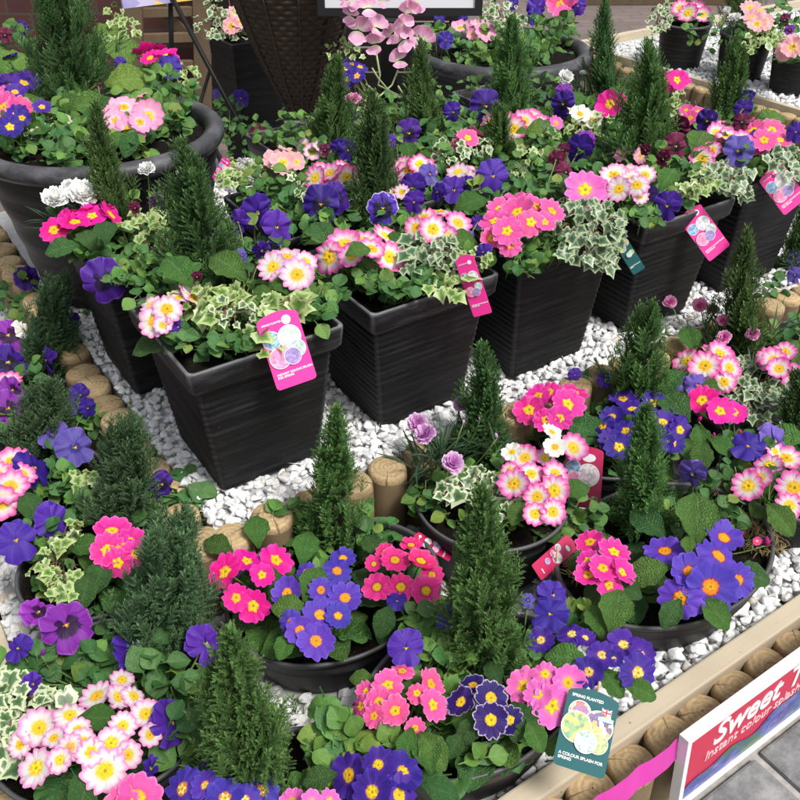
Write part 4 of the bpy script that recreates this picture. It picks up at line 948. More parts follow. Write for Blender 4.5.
def bucket(label, p, rt, rb, h):
    o = thing('metal_bucket', label, 'bucket', p); mb = MB()
    lathe(mb, [(rb - .004, 0), (rb, 0.002), (rb + (rt - rb) * .5, h * .5), (rb + (rt - rb) * .52, h * .5 + .004), (rt, h - .006), (rt + .005, h - .003), (rt + .004, h), (rt - .003, h - .002), (rb, 0.02), (0.001, 0.02)], 40, ks=[0, 0, .1, .3, .2, .8, .9, .2, 0, 0]); mb.obj('body', 'galvanised', o)
    mb = MB()
    for i in range(10):
        a = i * 0.628; tube(mb, [((rb + .004) * math.cos(a), (rb + .004) * math.sin(a), h * .15), ((rt - .004) * math.cos(a), (rt - .004) * math.sin(a), h * .6)], 0.006, 5)
    mb.obj('slot', 'black_metal', o); return o
b = Pv(205, 178, 1.50); bucket('galvanised slotted bucket behind the big left tub', (b.x, b.y, max(-0.01, b.z)), 0.060, 0.050, 0.135)
b = Pv(318, 150, 1.55); bucket('grey metal bucket below the wicker cone', (b.x, b.y, -0.01), 0.058, 0.050, 0.13)
# easel
def easel():
    f1, f2 = P(264, 170, -0.005), P(246, 202, -0.005); ap = Pv(160, -25, 1.9)
    o = thing('easel', 'black metal easel holding a flower poster behind the left tub', 'easel', (f1 + f2) / 2); q = o.location
    for pts in ([ap - q, f1 - q], [Pv(196, 118, 1.55) - q, f2 - q], [Pv(170, -20, 1.9) - q, Pv(173, 120, 1.9) - q]):
        mb = MB(); tube(mb, pts, 0.0085, 8); mb.obj('leg', 'black_metal', o)
    mb = MB(); tube(mb, [Pv(196, 118, 1.55) - q, (Pv(210, 70, 1.9)) - q], 0.006, 8); mb.obj('brace', 'black_metal', o)
    a, b2 = Pv(122, 4, 1.86), Pv(192, 1, 1.86); w = (b2 - a).length; mb = MB(); rot = Matrix.Rotation(math.atan2(b2.y - a.y, b2.x - a.x), 3, 'Z')
    box(mb, (a + b2) / 2 + Vector((0, 0, 0.16)) - q, (w, 0.012, 0.33), rot); mb.obj('poster', 'print_poster', o, smooth=False)
easel()
# white framed board on a black post
def board():
    base = Pv(390, 175, 1.16); top = Pv(388, 20, 1.16)
    o = thing('notice_board', 'grey notice board in a black frame on a black post', 'board', (base.x, 1.16, -0.01)); q = o.location
    w = px2m(top, 17); mb = MB(); box(mb, ((0, 0, (top.z + 0.01) / 2)), (w, w, top.z + 0.01), Matrix.Rotation(-HEAD, 3, 'Z'), bev=0.002); mb.obj('post', 'black_metal', o, smooth=False)
    c = Pv(400, 12, 1.14); wd = px2m(c, 163); rot = Matrix.Rotation(-HEAD, 3, 'Z') @ Matrix.Rotation(R(-12), 3, 'X'); h = 0.30
    mb = MB(); 
    for dx, dz, sx, sz in ((0, 0, wd, 0.022), (0, h, wd, 0.022), (-wd / 2 + 0.011, h / 2, 0.022, h - 0.022), (wd / 2 - 0.011, h / 2, 0.022, h - 0.022)):
        box(mb, c - q + rot @ Vector((dx, -0.02, dz)), (sx, 0.02, sz), rot)
    mb.obj('frame', 'black_metal', o, smooth=False)
    mb = MB(); box(mb, c - q + rot @ Vector((0, -0.018, h / 2)), (wd - 0.044, 0.010, h - 0.022), rot); mb.obj('panel', 'board_grey', o, smooth=False)
board()
# timber trellis and brick wall far left
def trellis():
    yv = 2.9; o = thing('timber_trellis', 'brown timber slatted frame before the red brick wall', 'trellis', Pv(165, 120, yv)); q = o.location
    pc = lambda x, y: Pv(x, y, yv) - q
    ax = RGT.copy(); rot = Matrix.Rotation(-HEAD, 3, 'Z')
    def bar(name, a, b, w, dy=0.0):
        m2 = MB(); a, b = pc(*a), pc(*b); d = (b - a); L = d.length; x = d.normalized(); y = Vector((math.sin(HEAD), math.cos(HEAD), 0)); z = x.cross(y).normalized(); y = z.cross(x)
        box(m2, (a + b) / 2 + y * dy, (L, 0.03, w), Matrix((x, y, z)).transposed(), bev=0.003); m2.obj(name, 'trellis_wood', o, smooth=False)
    for x in (136, 204): bar('post', (x, 130), (x - 3, -40), px2m(Pv(x, 40, yv), 17))
    for y in (-18, 12, 38, 66, 92): bar('slat', (128, y + 3), (214, y), px2m(Pv(165, y, yv), 9), 0.032)
    bar('brace', (150, -2), (190, 48), px2m(Pv(165, 30, yv), 11), 0.064)
trellis()
def wall():
    m, t = new_mat('brick_wall_mat'); co = t.coord(); x = t.n.new('ShaderNodeTexBrick'); mp = t.n.new('ShaderNodeMapping'); t.l.new(co, mp.inputs['Vector']); mp.inputs['Rotation'].default_value = (R(90), 0, 0); t.l.new(mp.outputs[0], x.inputs['Vector'])
    x.inputs['Scale'].default_value = 1; x.inputs['Brick Width'].default_value = 0.22; x.inputs['Row Height'].default_value = 0.075; x.inputs['Mortar Size'].default_value = 0.006
    x.inputs['Color1'].default_value = (0.05, 0.018, 0.014, 1); x.inputs['Color2'].default_value = (0.075, 0.026, 0.02, 1); x.inputs['Mortar'].default_value = (0.06, 0.05, 0.04, 1)
    t.out(t.mix(t.m('MULTIPLY', t.noise(20, co, 4), 0.5), x.outputs['Color'], (0.08, 0.03, 0.025)), 0.85, t.bump(x.outputs['Fac'], -0.4, 0.004)); M['brick_wall_mat'] = m
    c = Pv(150, 60, 3.3); o = thing('brick_wall', 'dark red brick wall behind the timber frame', 'wall', (c.x, 3.3, GZ)); o.rotation_euler = (0, 0, -HEAD)
    mb = MB(); box(mb, (-0.7, 0.1, 0.6), (2.2, 0.2, 1.2)); mb.obj('brickwork', 'brick_wall_mat', o, smooth=False)
    mb = MB(); box(mb, (-0.7, 0.1, 1.22), (2.24, 0.24, 0.04), bev=0.005); mb.obj('coping', 'paver_mat', o, smooth=False)
wall()
def screen():  # added boards standing in for the dark area between wicker cone and notice board
    c = Pv(330, 60, 2.6); o = thing('dark_backdrop', 'dark board screen added to stand for the dark area behind the wicker cone and the black post', 'screen', (c.x, 2.6, GZ)); o.rotation_euler = (0, 0, -HEAD)
    for i in range(9):
        mb = MB(); box(mb, (0, 0.004 * (i % 2), 0.06 + i * 0.115), (1.25, 0.02, 0.105), bev=0.003); mb.obj('board', 'dark_backdrop_mat', o, smooth=False)
    for x in (-0.6, 0.0, 0.6):
        mb = MB(); box(mb, (x, 0.04, 0.52), (0.06, 0.05, 1.06), bev=0.003); mb.obj('post', 'dark_backdrop_mat', o, smooth=False)
wood_mat('dark_backdrop_mat', (0.008, 0.006, 0.005), (0.022, 0.017, 0.014), (4, 50, 50))  # near-black boards give the darkness of that area through their colour
screen()
# timber kerb at the far edge of the brick paving
c = P(640, 4, GZ); mb = MB(); box(mb, (0, 0, 0.05), (1.6, 0.10, 0.10), Matrix.Rotation(-HEAD, 3, 'Z'), bev=0.005); tag(mb.obj('timber_beam', 'trellis_wood', None, (c.x, c.y, GZ), smooth=False), 'low brown timber beam lying at the far side of the brick paving', 'beam')
# ------------------------------------------------------------ conifers: base, tip, width in the view
BL, DK = 'conifer_blue', 'conifer_dark'
conifer('slim dark conifer growing before the rim of the large left tub', (116, 232), (96, 112), 52, True, seed=1)
conifer('bushy dark green conifer behind the corner planter, beside yellow ivy', (208, 283), (184, 150), 88, True, DK, seed=2, bushy=3, n=800)
conifer('slim conifer beside the small blue primrose, left of the pink silk blooms', (333, 155), (336, 62), 48, True, seed=3)
conifer('conifer between two violet pansies, right below the lilac pink carnation', (378, 225), (373, 100), 62, True, DK, seed=2, bushy=3, n=700)
conifer('conifer standing just right of the black post', (424, 142), (420, 48), 50, True, seed=1)
conifer('conifer standing before the ribbed side of the large round back tub', (514, 128), (511, 22), 56, True, seed=3)
conifer('small thin conifer above the violet blue pansy in the second row', (500, 168), (497, 108), 42, True, seed=4, n=400)
conifer('slim pointed conifer against the brick paving, above white dianthus', (602, 112), (604, 6), 50, True, DK, seed=1)
conifer('broad bushy conifer between the hot pink primroses of the second row', (640, 178), (650, 48), 82, True, seed=2, bushy=3, n=800)
conifer('small conifer before the middle round pot with price label', (724, 138), (735, 44), 52, True, seed=4)
conifer('large soft dark conifer growing in the big left tub', (72, 104), (58, -50), 100, True, DK, seed=5, bushy=5, n=1000, soil=0.365)
conifer('upright open conifer before the log beside the corner planter', (337, 548), (336, 412), 62, False, seed=6, bushy=1, n=560)
conifer('dark conifer in the gap between the corner planter and the ribbed one', (484, 468), (484, 352), 60, False, DK, seed=2, bushy=3, n=700)
conifer('tall bushy conifer before the bowl of lilac dianthus', (482, 660), (482, 498), 82, False, seed=3, bushy=3, n=900)
conifer('narrow pointed conifer in front of the blue primroses with yellow eyes', (640, 528), (646, 412), 60, False, seed=7, bushy=1, n=700)
conifer('leaning conifer under the lipless ribbed planter, above the blue primroses', (634, 416), (654, 306), 74, False, seed=8, bushy=3, n=700)
conifer('tall slim conifer before the right hand planter with silvery rim', (736, 363), (746, 238), 62, False, seed=1, n=800)
conifer('dark conifer cut by the right edge, over the pink edged primroses', (800, 450), (798, 376), 44, False, DK, seed=4)
conifer('low round blue green conifer beside the hot pink primroses at the left', (158, 650), (168, 518), 106, False, BL, seed=9, bushy=7, n=1100)
conifer('blue green conifer below the left log row, over the two lavender pansies', (122, 524), (126, 410), 66, False, BL, seed=10, bushy=6, n=900)
conifer('dark soft conifer at the left edge beside the white gravel strip', (46, 374), (54, 276), 58, False, BL, seed=9, bushy=6, n=800)
conifer('low blue green conifer at the left edge above the lavender pansies', (42, 450), (46, 378), 64, False, BL, seed=10, bushy=7, n=800)
conifer('near spreading conifer at the bottom edge, left of the rounded green leaves', (258, 795), (230, 645), 98, False, seed=11, bushy=5, n=1000)
conifer('pale topped conifer in the round pot at the upper right edge', (742, 22), (735, -40), 40, False, seed=4, soil=0.03)

# ------------------------------------------------------------ lower tier: primroses
F_, D_, P_, FR = 'primrose_leaf_fresh', 'primrose_leaf_dark', 'primrose_leaf_mat', None
primrose('hot pink primroses with big yellow eyes in the bowl below the corner planter', 'petal_hot_pink', [(225, 572, 38), (247, 561, 32), (276, 560, 35), (236, 598, 28), (253, 606, 35), (262, 575, 26)], False, big=((218, 545, 34, 150), (257, 530, 38, 95), (265, 577, 36, 20, P_, .01)), leaves=8)
primrose('blue violet primroses beside the yellow eyed hot pink ones', 'petal_blue', [(287, 593, 32), (337, 571, 31), (343, 558, 27), (345, 598, 35), (320, 615, 35), (338, 616, 28), (316, 641, 38), (321, 590, 26), (291, 622, 26), (306, 572, 22), (300, 630, 30)], False, big=((306, 547, 40, 80), (313, 583, 42, 70, P_, .02), (290, 608, 40, 170, P_, .015), (285, 645, 30, 250)), eye='eye_orange', eyesize=.22, leaves=9)
primrose('salmon pink primroses with small dark eyes beside the bushy conifer', 'petal_salmon', [(395, 560, 31), (421, 561, 31), (377, 587, 30), (401, 587, 31), (426, 591, 33), (374, 564, 18), (411, 545, 24), (385, 552, 20), (432, 575, 24)], False, eye='eye_yellow', eyesize=.15, leaves=9, big=((372, 545, 30, 120, D_), (385, 620, 34, 250, D_)))
primrose('rose pink primroses left of the dark laced ones', 'petal_rose', [(388, 685, 33), (402, 671, 26), (379, 702, 31), (361, 706, 27), (395, 711, 32), (431, 684, 34), (433, 705, 33), (415, 728, 22), (374, 716, 24), (366, 692, 22), (417, 693, 22)], False, big=((404, 685, 24, 60), (408, 745, 36, 260), (432, 750, 44, 300), (362, 678, 26, 170, F_)), leaves=9)
primrose('deep violet primroses with white lace edges by the teal tag', 'petal_laced', [(461, 702, 33), (491, 698, 36), (491, 720, 37), (473, 685, 27), (510, 720, 30)], False, eyesize=.24, leaves=9, big=((470, 730, 34, 235, D_), (525, 718, 40, 300, D_), (494, 672, 30, 110, D_), (455, 745, 30, 240, D_)))
primrose('candy pink primroses just above the teal tag', 'petal_candy', [(524, 686, 38), (538, 695, 30), (552, 706, 42), (545, 674, 28), (568, 683, 36), (556, 668, 24)], False, leaves=7, big=((518, 722, 36, 260, D_), (535, 735, 34, 290)))
primrose('small violet primroses with cream eyes above the candy pink ones', 'petal_deep_blue', [(572, 634, 32), (585, 638, 22), (602, 655, 31), (624, 645, 38), (614, 659, 18), (589, 672, 32), (638, 673, 40), (640, 655, 30), (541, 640, 28)], False, eye='eye_pale', eyesize=.2, leaves=6, big=((616, 610, 52, 78, P_, .01), (597, 620, 38, 100), (567, 658, 44, 165, P_, .015), (612, 682, 34, 300), (640, 690, 34, 330)))
primrose('large blue violet primroses with red ringed orange eyes in the wide bowl', 'petal_ringed_blue', [(665, 551, 40), (710, 587, 54), (681, 598, 46), (724, 538, 38), (719, 556, 44), (690, 572, 40), (738, 580, 34)], False, eye='eye_orange', eyesize=.16, leaves=6, big=((697, 516, 62, 85, P_, .02), (648, 523, 44, 130, D_, .01), (648, 572, 46, 195, P_, .01), (688, 545, 22, 90, F_, .03), (750, 575, 40, 340, D_), (715, 612, 40, 300), (672, 612, 34, 240, D_)))
primrose('hot pink cupped primroses beside the dry moss of the wide bowl', 'petal_cerise', [(590, 542, 30), (614, 552, 33), (603, 568, 31), (622, 572, 30), (588, 575, 27), (609, 585, 28), (588, 560, 24)], False, leaves=6, camw=.3, big=((628, 590, 30, 330, D_), (580, 560, 24, 200, D_)))
primrose('pink and white primroses with yellow eyes in the lilac dianthus bowl', 'petal_bicolour', [(525, 458, 27), (531, 474, 26), (514, 484, 34), (555, 474, 28), (537, 497, 28), (554, 491, 34), (535, 514, 25), (553, 512, 28), (573, 448, 30), (545, 458, 22), (510, 470, 18), (512, 456, 20)], False, dz=.12, leaves=8, big=((575, 490, 32, 20), (517, 512, 28, 250), (545, 475, 26, 80)))
primrose('white primrose stalk rising above the pink and white ones', 'petal_cream', [(552, 432, 22), (555, 447, 24), (512, 452, 22)], False, dz=.15, leaves=3, eyesize=.1)
primrose('hot pink primroses below the lipless ribbed planter', 'petal_cerise', [(568, 404, 36), (560, 418, 27), (546, 420, 26), (529, 410, 32), (549, 392, 28), (538, 396, 26), (575, 392, 28)], False, leaves=6, big=((585, 430, 44, 330, D_), (510, 452, 26, 200)))
primrose('blue primroses with small yellow eyes behind the narrow conifer', 'petal_deep_blue', [(654, 403, 27), (663, 422, 27), (680, 430, 28), (660, 441, 27), (632, 409, 26), (626, 431, 27), (619, 447, 30), (603, 426, 26), (612, 417, 24), (623, 399, 27), (672, 443, 26), (645, 417, 26), (640, 440, 28), (610, 440, 24), (680, 412, 24)], False, leaves=8, eyesize=.26, big=((592, 428, 36, 140, D_), (690, 450, 32, 300)))
primrose('bright pink primroses right of the blue ones with yellow eyes', 'petal_hot_pink', [(702, 400, 32), (720, 411, 30), (734, 412, 27), (710, 392, 22)], False, dz=.10, buds=((698, 421, 12), (714, 437, 9), (739, 434, 9)), leaves=8, big=((675, 405, 46, 120, D_), (700, 437, 30, 280), (702, 455, 34, 260), (722, 445, 30, 320)))
primrose('pale pink white centred primroses under the slim right hand conifer', 'petal_bicolour', [(687, 361, 28), (705, 366, 31), (720, 354, 28), (729, 368, 26), (724, 382, 24), (712, 352, 22)], False, dz=.11, leaves=8, big=((690, 338, 34, 100), (672, 380, 32, 220, D_), (712, 385, 30, 0)))
primrose('pink edged primroses beside the trailing ivy at the right edge', 'petal_bicolour', [(774, 361, 28), (779, 369, 24), (795, 377, 28), (767, 356, 24), (785, 352, 24)], False, dz=.11, leaves=7, big=((797, 352, 34, 80), ))
primrose('pink edged primroses in the bowl at the right edge, under the frilly violet pansies', 'petal_bicolour', [(748, 486, 32), (794, 488, 36), (786, 458, 34), (789, 506, 28), (769, 465, 28), (776, 452, 24), (760, 478, 26)], False, buds=((715 + 45, 493, 12),), leaves=7, big=((773, 472, 36, 110, D_, .02), (786, 437, 42, 160), (780, 518, 40, 300)))
primrose('blush white primroses in the near left bowl', 'petal_blush', [(97, 696, 34), (118, 697, 27), (134, 696, 27), (39, 728, 38), (70, 715, 34), (146, 714, 32), (123, 726, 29), (111, 743, 34), (105, 771, 45), (36, 768, 38), (70, 748, 29), (91, 752, 31), (54, 738, 23), (122, 680, 25), (83, 742, 27), (150, 735, 24), (60, 760, 26), (128, 755, 28), (20, 745, 26), (78, 730, 26)], False, leaves=10, dome=.03, big=((98, 718, 40, 5, P_, .025), (85, 790, 46, 260, D_), (138, 702, 24, 300)))
primrose('hot pink primroses above the low round conifer at the left', 'petal_cerise', [(112, 531, 36), (128, 541, 34), (107, 550, 36), (118, 563, 32), (134, 554, 30), (120, 545, 30)], False, leaves=8, camw=.5, big=((100, 575, 40, 250, D_), (88, 545, 34, 190), (85, 590, 38, 260, D_)))
primrose('pale pink primroses cut by the left edge', 'petal_bicolour', [(12, 462, 38), (10, 487, 36), (2, 502, 36), (22, 474, 28), (-4, 474, 30)], False, leaves=6, camw=.6, big=((30, 505, 36, 300, D_),))
primrose('blue primroses at the bottom edge, left of the spreading conifer', 'petal_blue', [(182, 789, 46), (225, 798, 42), (262, 790, 38), (205, 785, 30), (245, 800, 34)], False, eye='eye_pale', eyesize=.18, leaves=6, big=((232, 768, 46, 80, D_), (215, 768, 36, 120, D_), (250, 765, 30, 60)))
primrose('rose primrose cut by the bottom edge beside the blue ones', 'petal_rose', [(138, 797, 46), (122, 803, 36)], False, leaves=3)
primrose('pink primrose tops at the bottom edge, right of the spreading conifer', 'petal_candy', [(292, 801, 26), (312, 803, 26), (330, 802, 26)], False, leaves=4)
primrose('deep violet blue primroses with yellow eyes at the bottom edge', 'petal_deep_blue', [(349, 775, 46), (372, 792, 44), (403, 772, 44), (399, 795, 44), (378, 765, 36)], False, eyesize=.2, leaves=7, big=((381, 775, 36, 80), (427, 752, 44, 100), (440, 790, 40, 340, D_), (320, 778, 36, 200, D_)))
primrose('magenta pink primroses at the upper left edge', 'petal_bicolour', [(8, 380, 26), (4, 394, 24)], False, leaves=4)

primrose('single closed cerise primrose bud in the dry moss of the wide bowl', 'petal_cerise', [(757, 541, 9), (742, 532, 8)], False, dz=.03, leaves=2, L=.03, buds=((767, 545, 18),))
# lower tier: pansies and violas
pansy('large magenta purple pansy over the blush white primroses', 'pansy_magenta', [(66, 625, 58, 0, 20, 5), (38, 612, 36, 60, 5, 10)], False, mound=((62, 662, -.015, 30, 12), (92, 660, 0, 22, 10), (30, 655, -.01, 18, 6)), size=.045, buds=((42, 655, 14),), light=.1)
pansy('violet pansy with drooping petals beside the near left bowl rim', 'pansy_violet', [(132, 650, 46, 70, -20, 20), (206, 643, 46, 65, -5, -30), (172, 722, 52, 60, -25, -40), (151, 769, 28, 20, -60, 0)], False, mound=((165, 690, 0, 42, 24), (190, 745, 0, 34, 16), (150, 660, 0, 26, 10), (200, 690, 0, 20, 8)), size=.046, light=.15, buds=((205, 763, 16),))
pansy('small violet pansies at the left edge beside the white edged ivy', 'pansy_violet', [(18, 648, 30, -50, 0, 0), (33, 684, 24, 10, -30, 0)], False, mound=((30, 668, 0, 22, 10),), size=.045, light=.1)
pansy('blue pansies facing up at the left edge above the ivy bowl', 'pansy_blue', [(16, 540, 46, 0, 10, 0), (53, 521, 40, 20, -15, 10)], False, mound=((40, 545, 0, 26, 14), (72, 515, 0, 24, 12)), size=.036)
pansy('lavender pansies with dark faces below the blue green conifer', 'pansy_lavender', [(52, 434, 34, -40, 20, 0), (75, 447, 42, 15, -10, 0), (34, 468, 46, 40, -5, 30, 'pansy_violet')], False, mound=((58, 482, 0, 28, 18), (95, 490, 0, 26, 14), (62, 455, 0, 20, 10)), size=.036, light=.15)
pansy('single dark violet pansy beside the log edge and round leaves', 'pansy_blotched', [(162, 484, 28, 20, -20, 0)], False, mound=((172, 500, 0, 20, 10), (187, 478, 0, 12, 5), (100, 508, 0, 14, 5), (140, 505, 0, 16, 6), (205, 500, 0, 12, 5)), size=.05, light=.1)
pansy('dark violet pansies at the upper left edge under the magenta sheen leaves', 'pansy_violet', [(8, 335, 40, 10, 10, 0, 'pansy_magenta'), (8, 362, 44, 20, 0, 0, 'pansy_blotched'), (24, 330, 24, 60, 0, 0, 'pansy_white'), (46, 360, 28, -60, -20, 10)], False, mound=((30, 352, 0, 24, 14), (26, 380, 0, 20, 10)), size=.036)
pansy('violet pansy beside the log row and white gravel strip at the left', 'pansy_blotched', [(27, 278, 28, 0, 10, 0)], False, mound=((15, 295, 0, 26, 16), (40, 292, 0, 14, 6)), size=.036)
pansy('wine and magenta pansy at the left edge below the small pink primroses', 'pansy_magenta', [(8, 408, 40, 10, 0, 20), (12, 390, 34, 30, 10, 0)], False, mound=((15, 425, 0, 20, 10),), size=.034)
pansy('blue pansy between the salmon primroses and the tall bushy conifer', 'pansy_blue', [(406, 648, 42, -5, 10, 0), (447, 617, 26, -60, 10, 10), (397, 601, 24, 10, 30, 0)], False, mound=((420, 632, 0, 26, 16), (448, 660, 0, 24, 14), (460, 640, 0, 22, 10), (432, 605, 0, 16, 7)), size=.038, light=.45)
pansy('ruffled violet pansies right of the tall bushy conifer', 'pansy_blue', [(550, 614, 42, 0, 20, 0), (553, 595, 36, 20, 10, 0), (528, 600, 16, 10, 10, 0, 'pansy_lavender')], False, mound=((520, 640, 0, 22, 12), (545, 640, 0, 22, 10), (575, 610, 0, 20, 8), (520, 670, 0, 22, 10)), size=.036)
pansy('pale violet pansy hanging over the bowl beside the narrow conifer', 'pansy_lavender', [(692, 474, 34, -10, -45, 0)], False, mound=((704, 490, 0, 16, 8), (730, 515, 0, 20, 10), (570, 500 + 12, 0, 22, 8), (590, 520, 0, 20, 9)), size=.034)
pansy('frilly violet blue pansies near the right edge above the pink edged primroses', 'pansy_blue', [(748, 446, 38, -10, 20, 0), (775, 441, 38, 40, 5, 20, 'pansy_lavender')], False, dz=.10, mound=((760, 462, 0, 24, 12), (735, 465, 0, 16, 6)), size=.034)
pansy('small lavender pansies between the pale pink and the bright pink primroses', 'pansy_lavender', [(677, 381, 24, -10, 20, 0), (697, 385, 26, 10, 0, 0)], False, dz=.10, mound=((670, 395, 0, 20, 10), (690, 375, 0, 16, 6), (735, 440, 0, 16, 7)), size=.03)
pansy('rounded green leaves of a pansy without flowers at the bottom edge', 'pansy_violet', [], False, mound=((332, 738, 0, 26, 14, .01), (345, 752, 0, 34, 18), (382, 748, 0, 22, 10), (322, 712, 0, 12, 4, .02), (322, 772, 0, 20, 10)), size=.046, light=.75, buds=())
pansy('leafy pansy with pale buds under the logs beside the corner planter', 'pansy_violet', [(575, 375, 16, 0, 0, 0), (605, 380, 18, 20, 0, 0)], False, mound=((590, 385, 0, 20, 9), (300, 525, 0, 24, 14), (270, 520, 0, 16, 6), (370, 535, 0, 16, 8)), size=.036)

# lower tier: dianthus, ivy
dianthus('lilac fringed dianthus with grassy leaves in the bowl by the log edge', 'dianthus_lilac', [(417, 423, 22), (425, 434, 24), (453, 463, 24), (461, 404, 17)], ((440, 450, 40, 90), (470, 435, 30, 55), (420, 455, 24, 35), (495, 445, 20, 25)), False, dz=.15, buds=((497, 438, 11), (463, 424, 8), (480, 420, 7)))
dianthus('small magenta dianthus among the stems by the slim right hand conifer', 'dianthus_pink', [(670, 302, 14), (700, 305, 16), (712, 309, 13), (723, 320, 13), (724, 337, 15), (753, 334, 15)], ((720, 345, 26, 40), (775, 325, 30, 60), (755, 360, 20, 30), (700, 330, 14, 16)), False, dz=.13)
ivy('small grey green ivy inside the lilac dianthus bowl', 'ivy_cream', (490, 495), False, ((475, 488, 27, 19, 30, .10), (505, 500, 25, 21, 28, .10), (450, 492, 14, 10, 11, .10)))
pansy('round leaved pansy without flowers inside the lilac dianthus bowl', 'pansy_violet', [], False, dz=.10, mound=((425, 492, 0, 20, 12), (460, 478, 0, 22, 12), (440, 505, 0, 18, 8)), size=.034, light=.5)
ivy('trailing ivy hanging over the low square planter at the right', 'ivy_grey', (740, 385), False, ((745, 380, 27, 23, 46, .10), (755, 402, 19, 19, 28, .07), (735, 405, 12, 21, 17, .06), (780, 392, 19, 14, 22, .09), (765, 425, 6, 12, 7, .03)), size=0.0286)
ivy('cream edged ivy star leaves at the left below the blue pansies', 'ivy_gold', (62, 560), False, ((40, 570, 14, 10, 11, .09), (62, 582, 19, 19, 21, .09), (74, 532, 16, 14, 14, .08), (52, 546, 12, 10, 9, .08)), size=0.0252)
ivy('small yellow green ivy below the lavender pansies at the left', 'ivy_gold', (88, 480), False, ((82, 484, 16, 14, 15, .09), (100, 480, 12, 9, 10, .09)), size=0.0269)
ivy('white edged ivy at the near left edge', 'ivy_cream', (15, 705), False, ((10, 688, 19, 19, 19, .09), (14, 725, 21, 25, 28, .07), (58, 698, 21, 8, 13, .09), (6, 755, 14, 19, 14, .05)), size=0.0336)

# ------------------------------------------------------------ upper tier: corner planter and its row
primrose('light pink primroses at the left rim of the corner planter', 'petal_blush', [(154, 322, 33), (167, 309, 32), (152, 305, 26), (192, 297, 34), (178, 298, 24), (163, 325, 20)], True, dz=.075, leaves=8, L=.075, big=((178, 270, 48, 125, P_, .04), (228, 266, 48, 140, P_, .03)), camw=.75)
primrose('pale white pink primroses in the middle of the corner planter', 'petal_blush', [(273, 267, 32), (297, 275, 36), (287, 257, 30), (305, 262, 26), (282, 280, 24)], True, leaves=7, L=.07, big=((285, 285, 34, 10), (262, 292, 24, 170)))
pansy('round leaved pansy at the right of the corner planter, few small buds', 'pansy_violet', [(178, 327, 22, 30, -20, 0), (183, 251, 18, 0, -40, 0), (180, 326, 14, 60, -20, 0)], True, dz=.06, mound=((320, 300, 0, 28, 22), (300, 320, 0, 20, 10), (322, 318, 0, 12, 6), (213, 340, 0, 26, 16), (185, 345, 0, 20, 10), (232, 352, 0, 16, 8), (310, 280, 0, 20, 10), (245, 320, 0, 20, 8)), size=.036, light=.2)
ivy('yellow green large leaved ivy hanging over the corner planter rim', 'ivy_gold', (240, 320), True, ((200, 300, 27, 12, 18, .08), (232, 296, 25, 10, 14, .085), (288, 305, 27, 14, 22, .075), (264, 325, 21, 14, 14, .06), (270, 345, 16, 12, 11, .03), (212, 315, 25, 12, 14, .07)), size=0.0386)
ivy('small grey variegated ivy in the middle of the corner planter', 'ivy_cream', (232, 310), True, ((235, 312, 23, 14, 25, .085),), size=0.0252)
primrose('hot pink primroses seen from the side at the upper left planter', 'petal_hot_pink', [(54, 230, 30), (75, 222, 32), (92, 216, 30), (111, 215, 32), (64, 222, 26), (84, 213, 26), (102, 208, 26)], True, leaves=9, L=.075, camw=.05, dome=.012, big=((106, 230, 34, 95, D_, .03), (88, 238, 34, 110, D_), (62, 248, 34, 200, D_)), elev=(25, 70))
pansy('violet pansy with a dark blotch hanging over the left planter', 'pansy_blotched', [(103, 280, 52, -25, -5, 15)], True, dz=.04, mound=((85, 250, .03, 22, 12), (110, 248, .03, 22, 12), (140, 272, .02, 20, 10), (125, 292, .01, 16, 8)), size=.036, light=.3)
dianthus('white fringed dianthus with grassy leaves in the left planter', 'dianthus_white', [(82, 194, 34), (55, 198, 26), (147, 169, 18), (183, 172, 14), (70, 190, 22)], ((60, 215, 22, 30), (85, 205, 24, 30), (150, 180, 20, 30), (135, 170, 14, 20)), True, dz=.11)
ivy('bright yellow star leaved ivy behind the corner planter', 'ivy_gold', (148, 225), True, ((145, 222, 23, 12, 25, .09), (155, 245, 19, 16, 22, .06), (160, 215, 12, 8, 9, .09)), size=0.0252)
pansy('purple tulip shaped pansy bud over the yellow ivy', 'pansy_magenta', [(157, 201, 22, 20, -60, 0), (135, 208, 14, 0, -30, 0, 'pansy_wine'), (197, 277, 14, 0, -40, 0, 'pansy_wine')], True, dz=.11, mound=((150, 265, 0, 22, 12), (185, 275, 0, 22, 12), (175, 235, 0, 16, 8)), size=.036, light=.3)
pansy('violet pansies seen from behind, left of the big dark blotched pansy', 'pansy_violet', [(258, 213, 44, 20, -25, 10), (277, 227, 38, 40, -15, 0), (238, 222, 28, -40, -20, 0), (262, 251, 24, 0, -60, 0)], True, dz=.10, mound=((250, 240, 0, 28, 18), (290, 205, 0, 24, 12), (230, 245, 0, 22, 12), (275, 245, 0, 20, 8)), size=.036, light=.2)
pansy('big violet pansy with black blotch in the second row', 'pansy_blotched', [(321, 204, 46, -10, 0, 0), (336, 197, 38, 30, 5, 20)], True, dz=.10, mound=((350, 205, 0, 20, 10), (300, 225, 0, 20, 8), (330, 225, 0, 24, 10), (300, 200, 0, 20, 10)), size=.036, light=.25)
pansy('violet pansy with white edge and dark face', 'pansy_edged', [(383, 208, 38, 0, 5, -10)], True, dz=.10, mound=((395, 225, 0, 16, 8), (370, 228, 0, 16, 8)), size=.034)
primrose('pale primroses with tan petals before the metal bucket', 'petal_coral', [(283, 163, 26), (289, 152, 26), (274, 160, 22), (296, 162, 20)], True, leaves=8, L=.075)
primrose('pink frilled primroses directly above the big dark blotched pansy', 'petal_bicolour', [(315, 178, 26), (330, 173, 26), (347, 178, 27), (334, 186, 26), (322, 170, 20), (342, 169, 20)], True, leaves=6, L=.07, camw=.35)
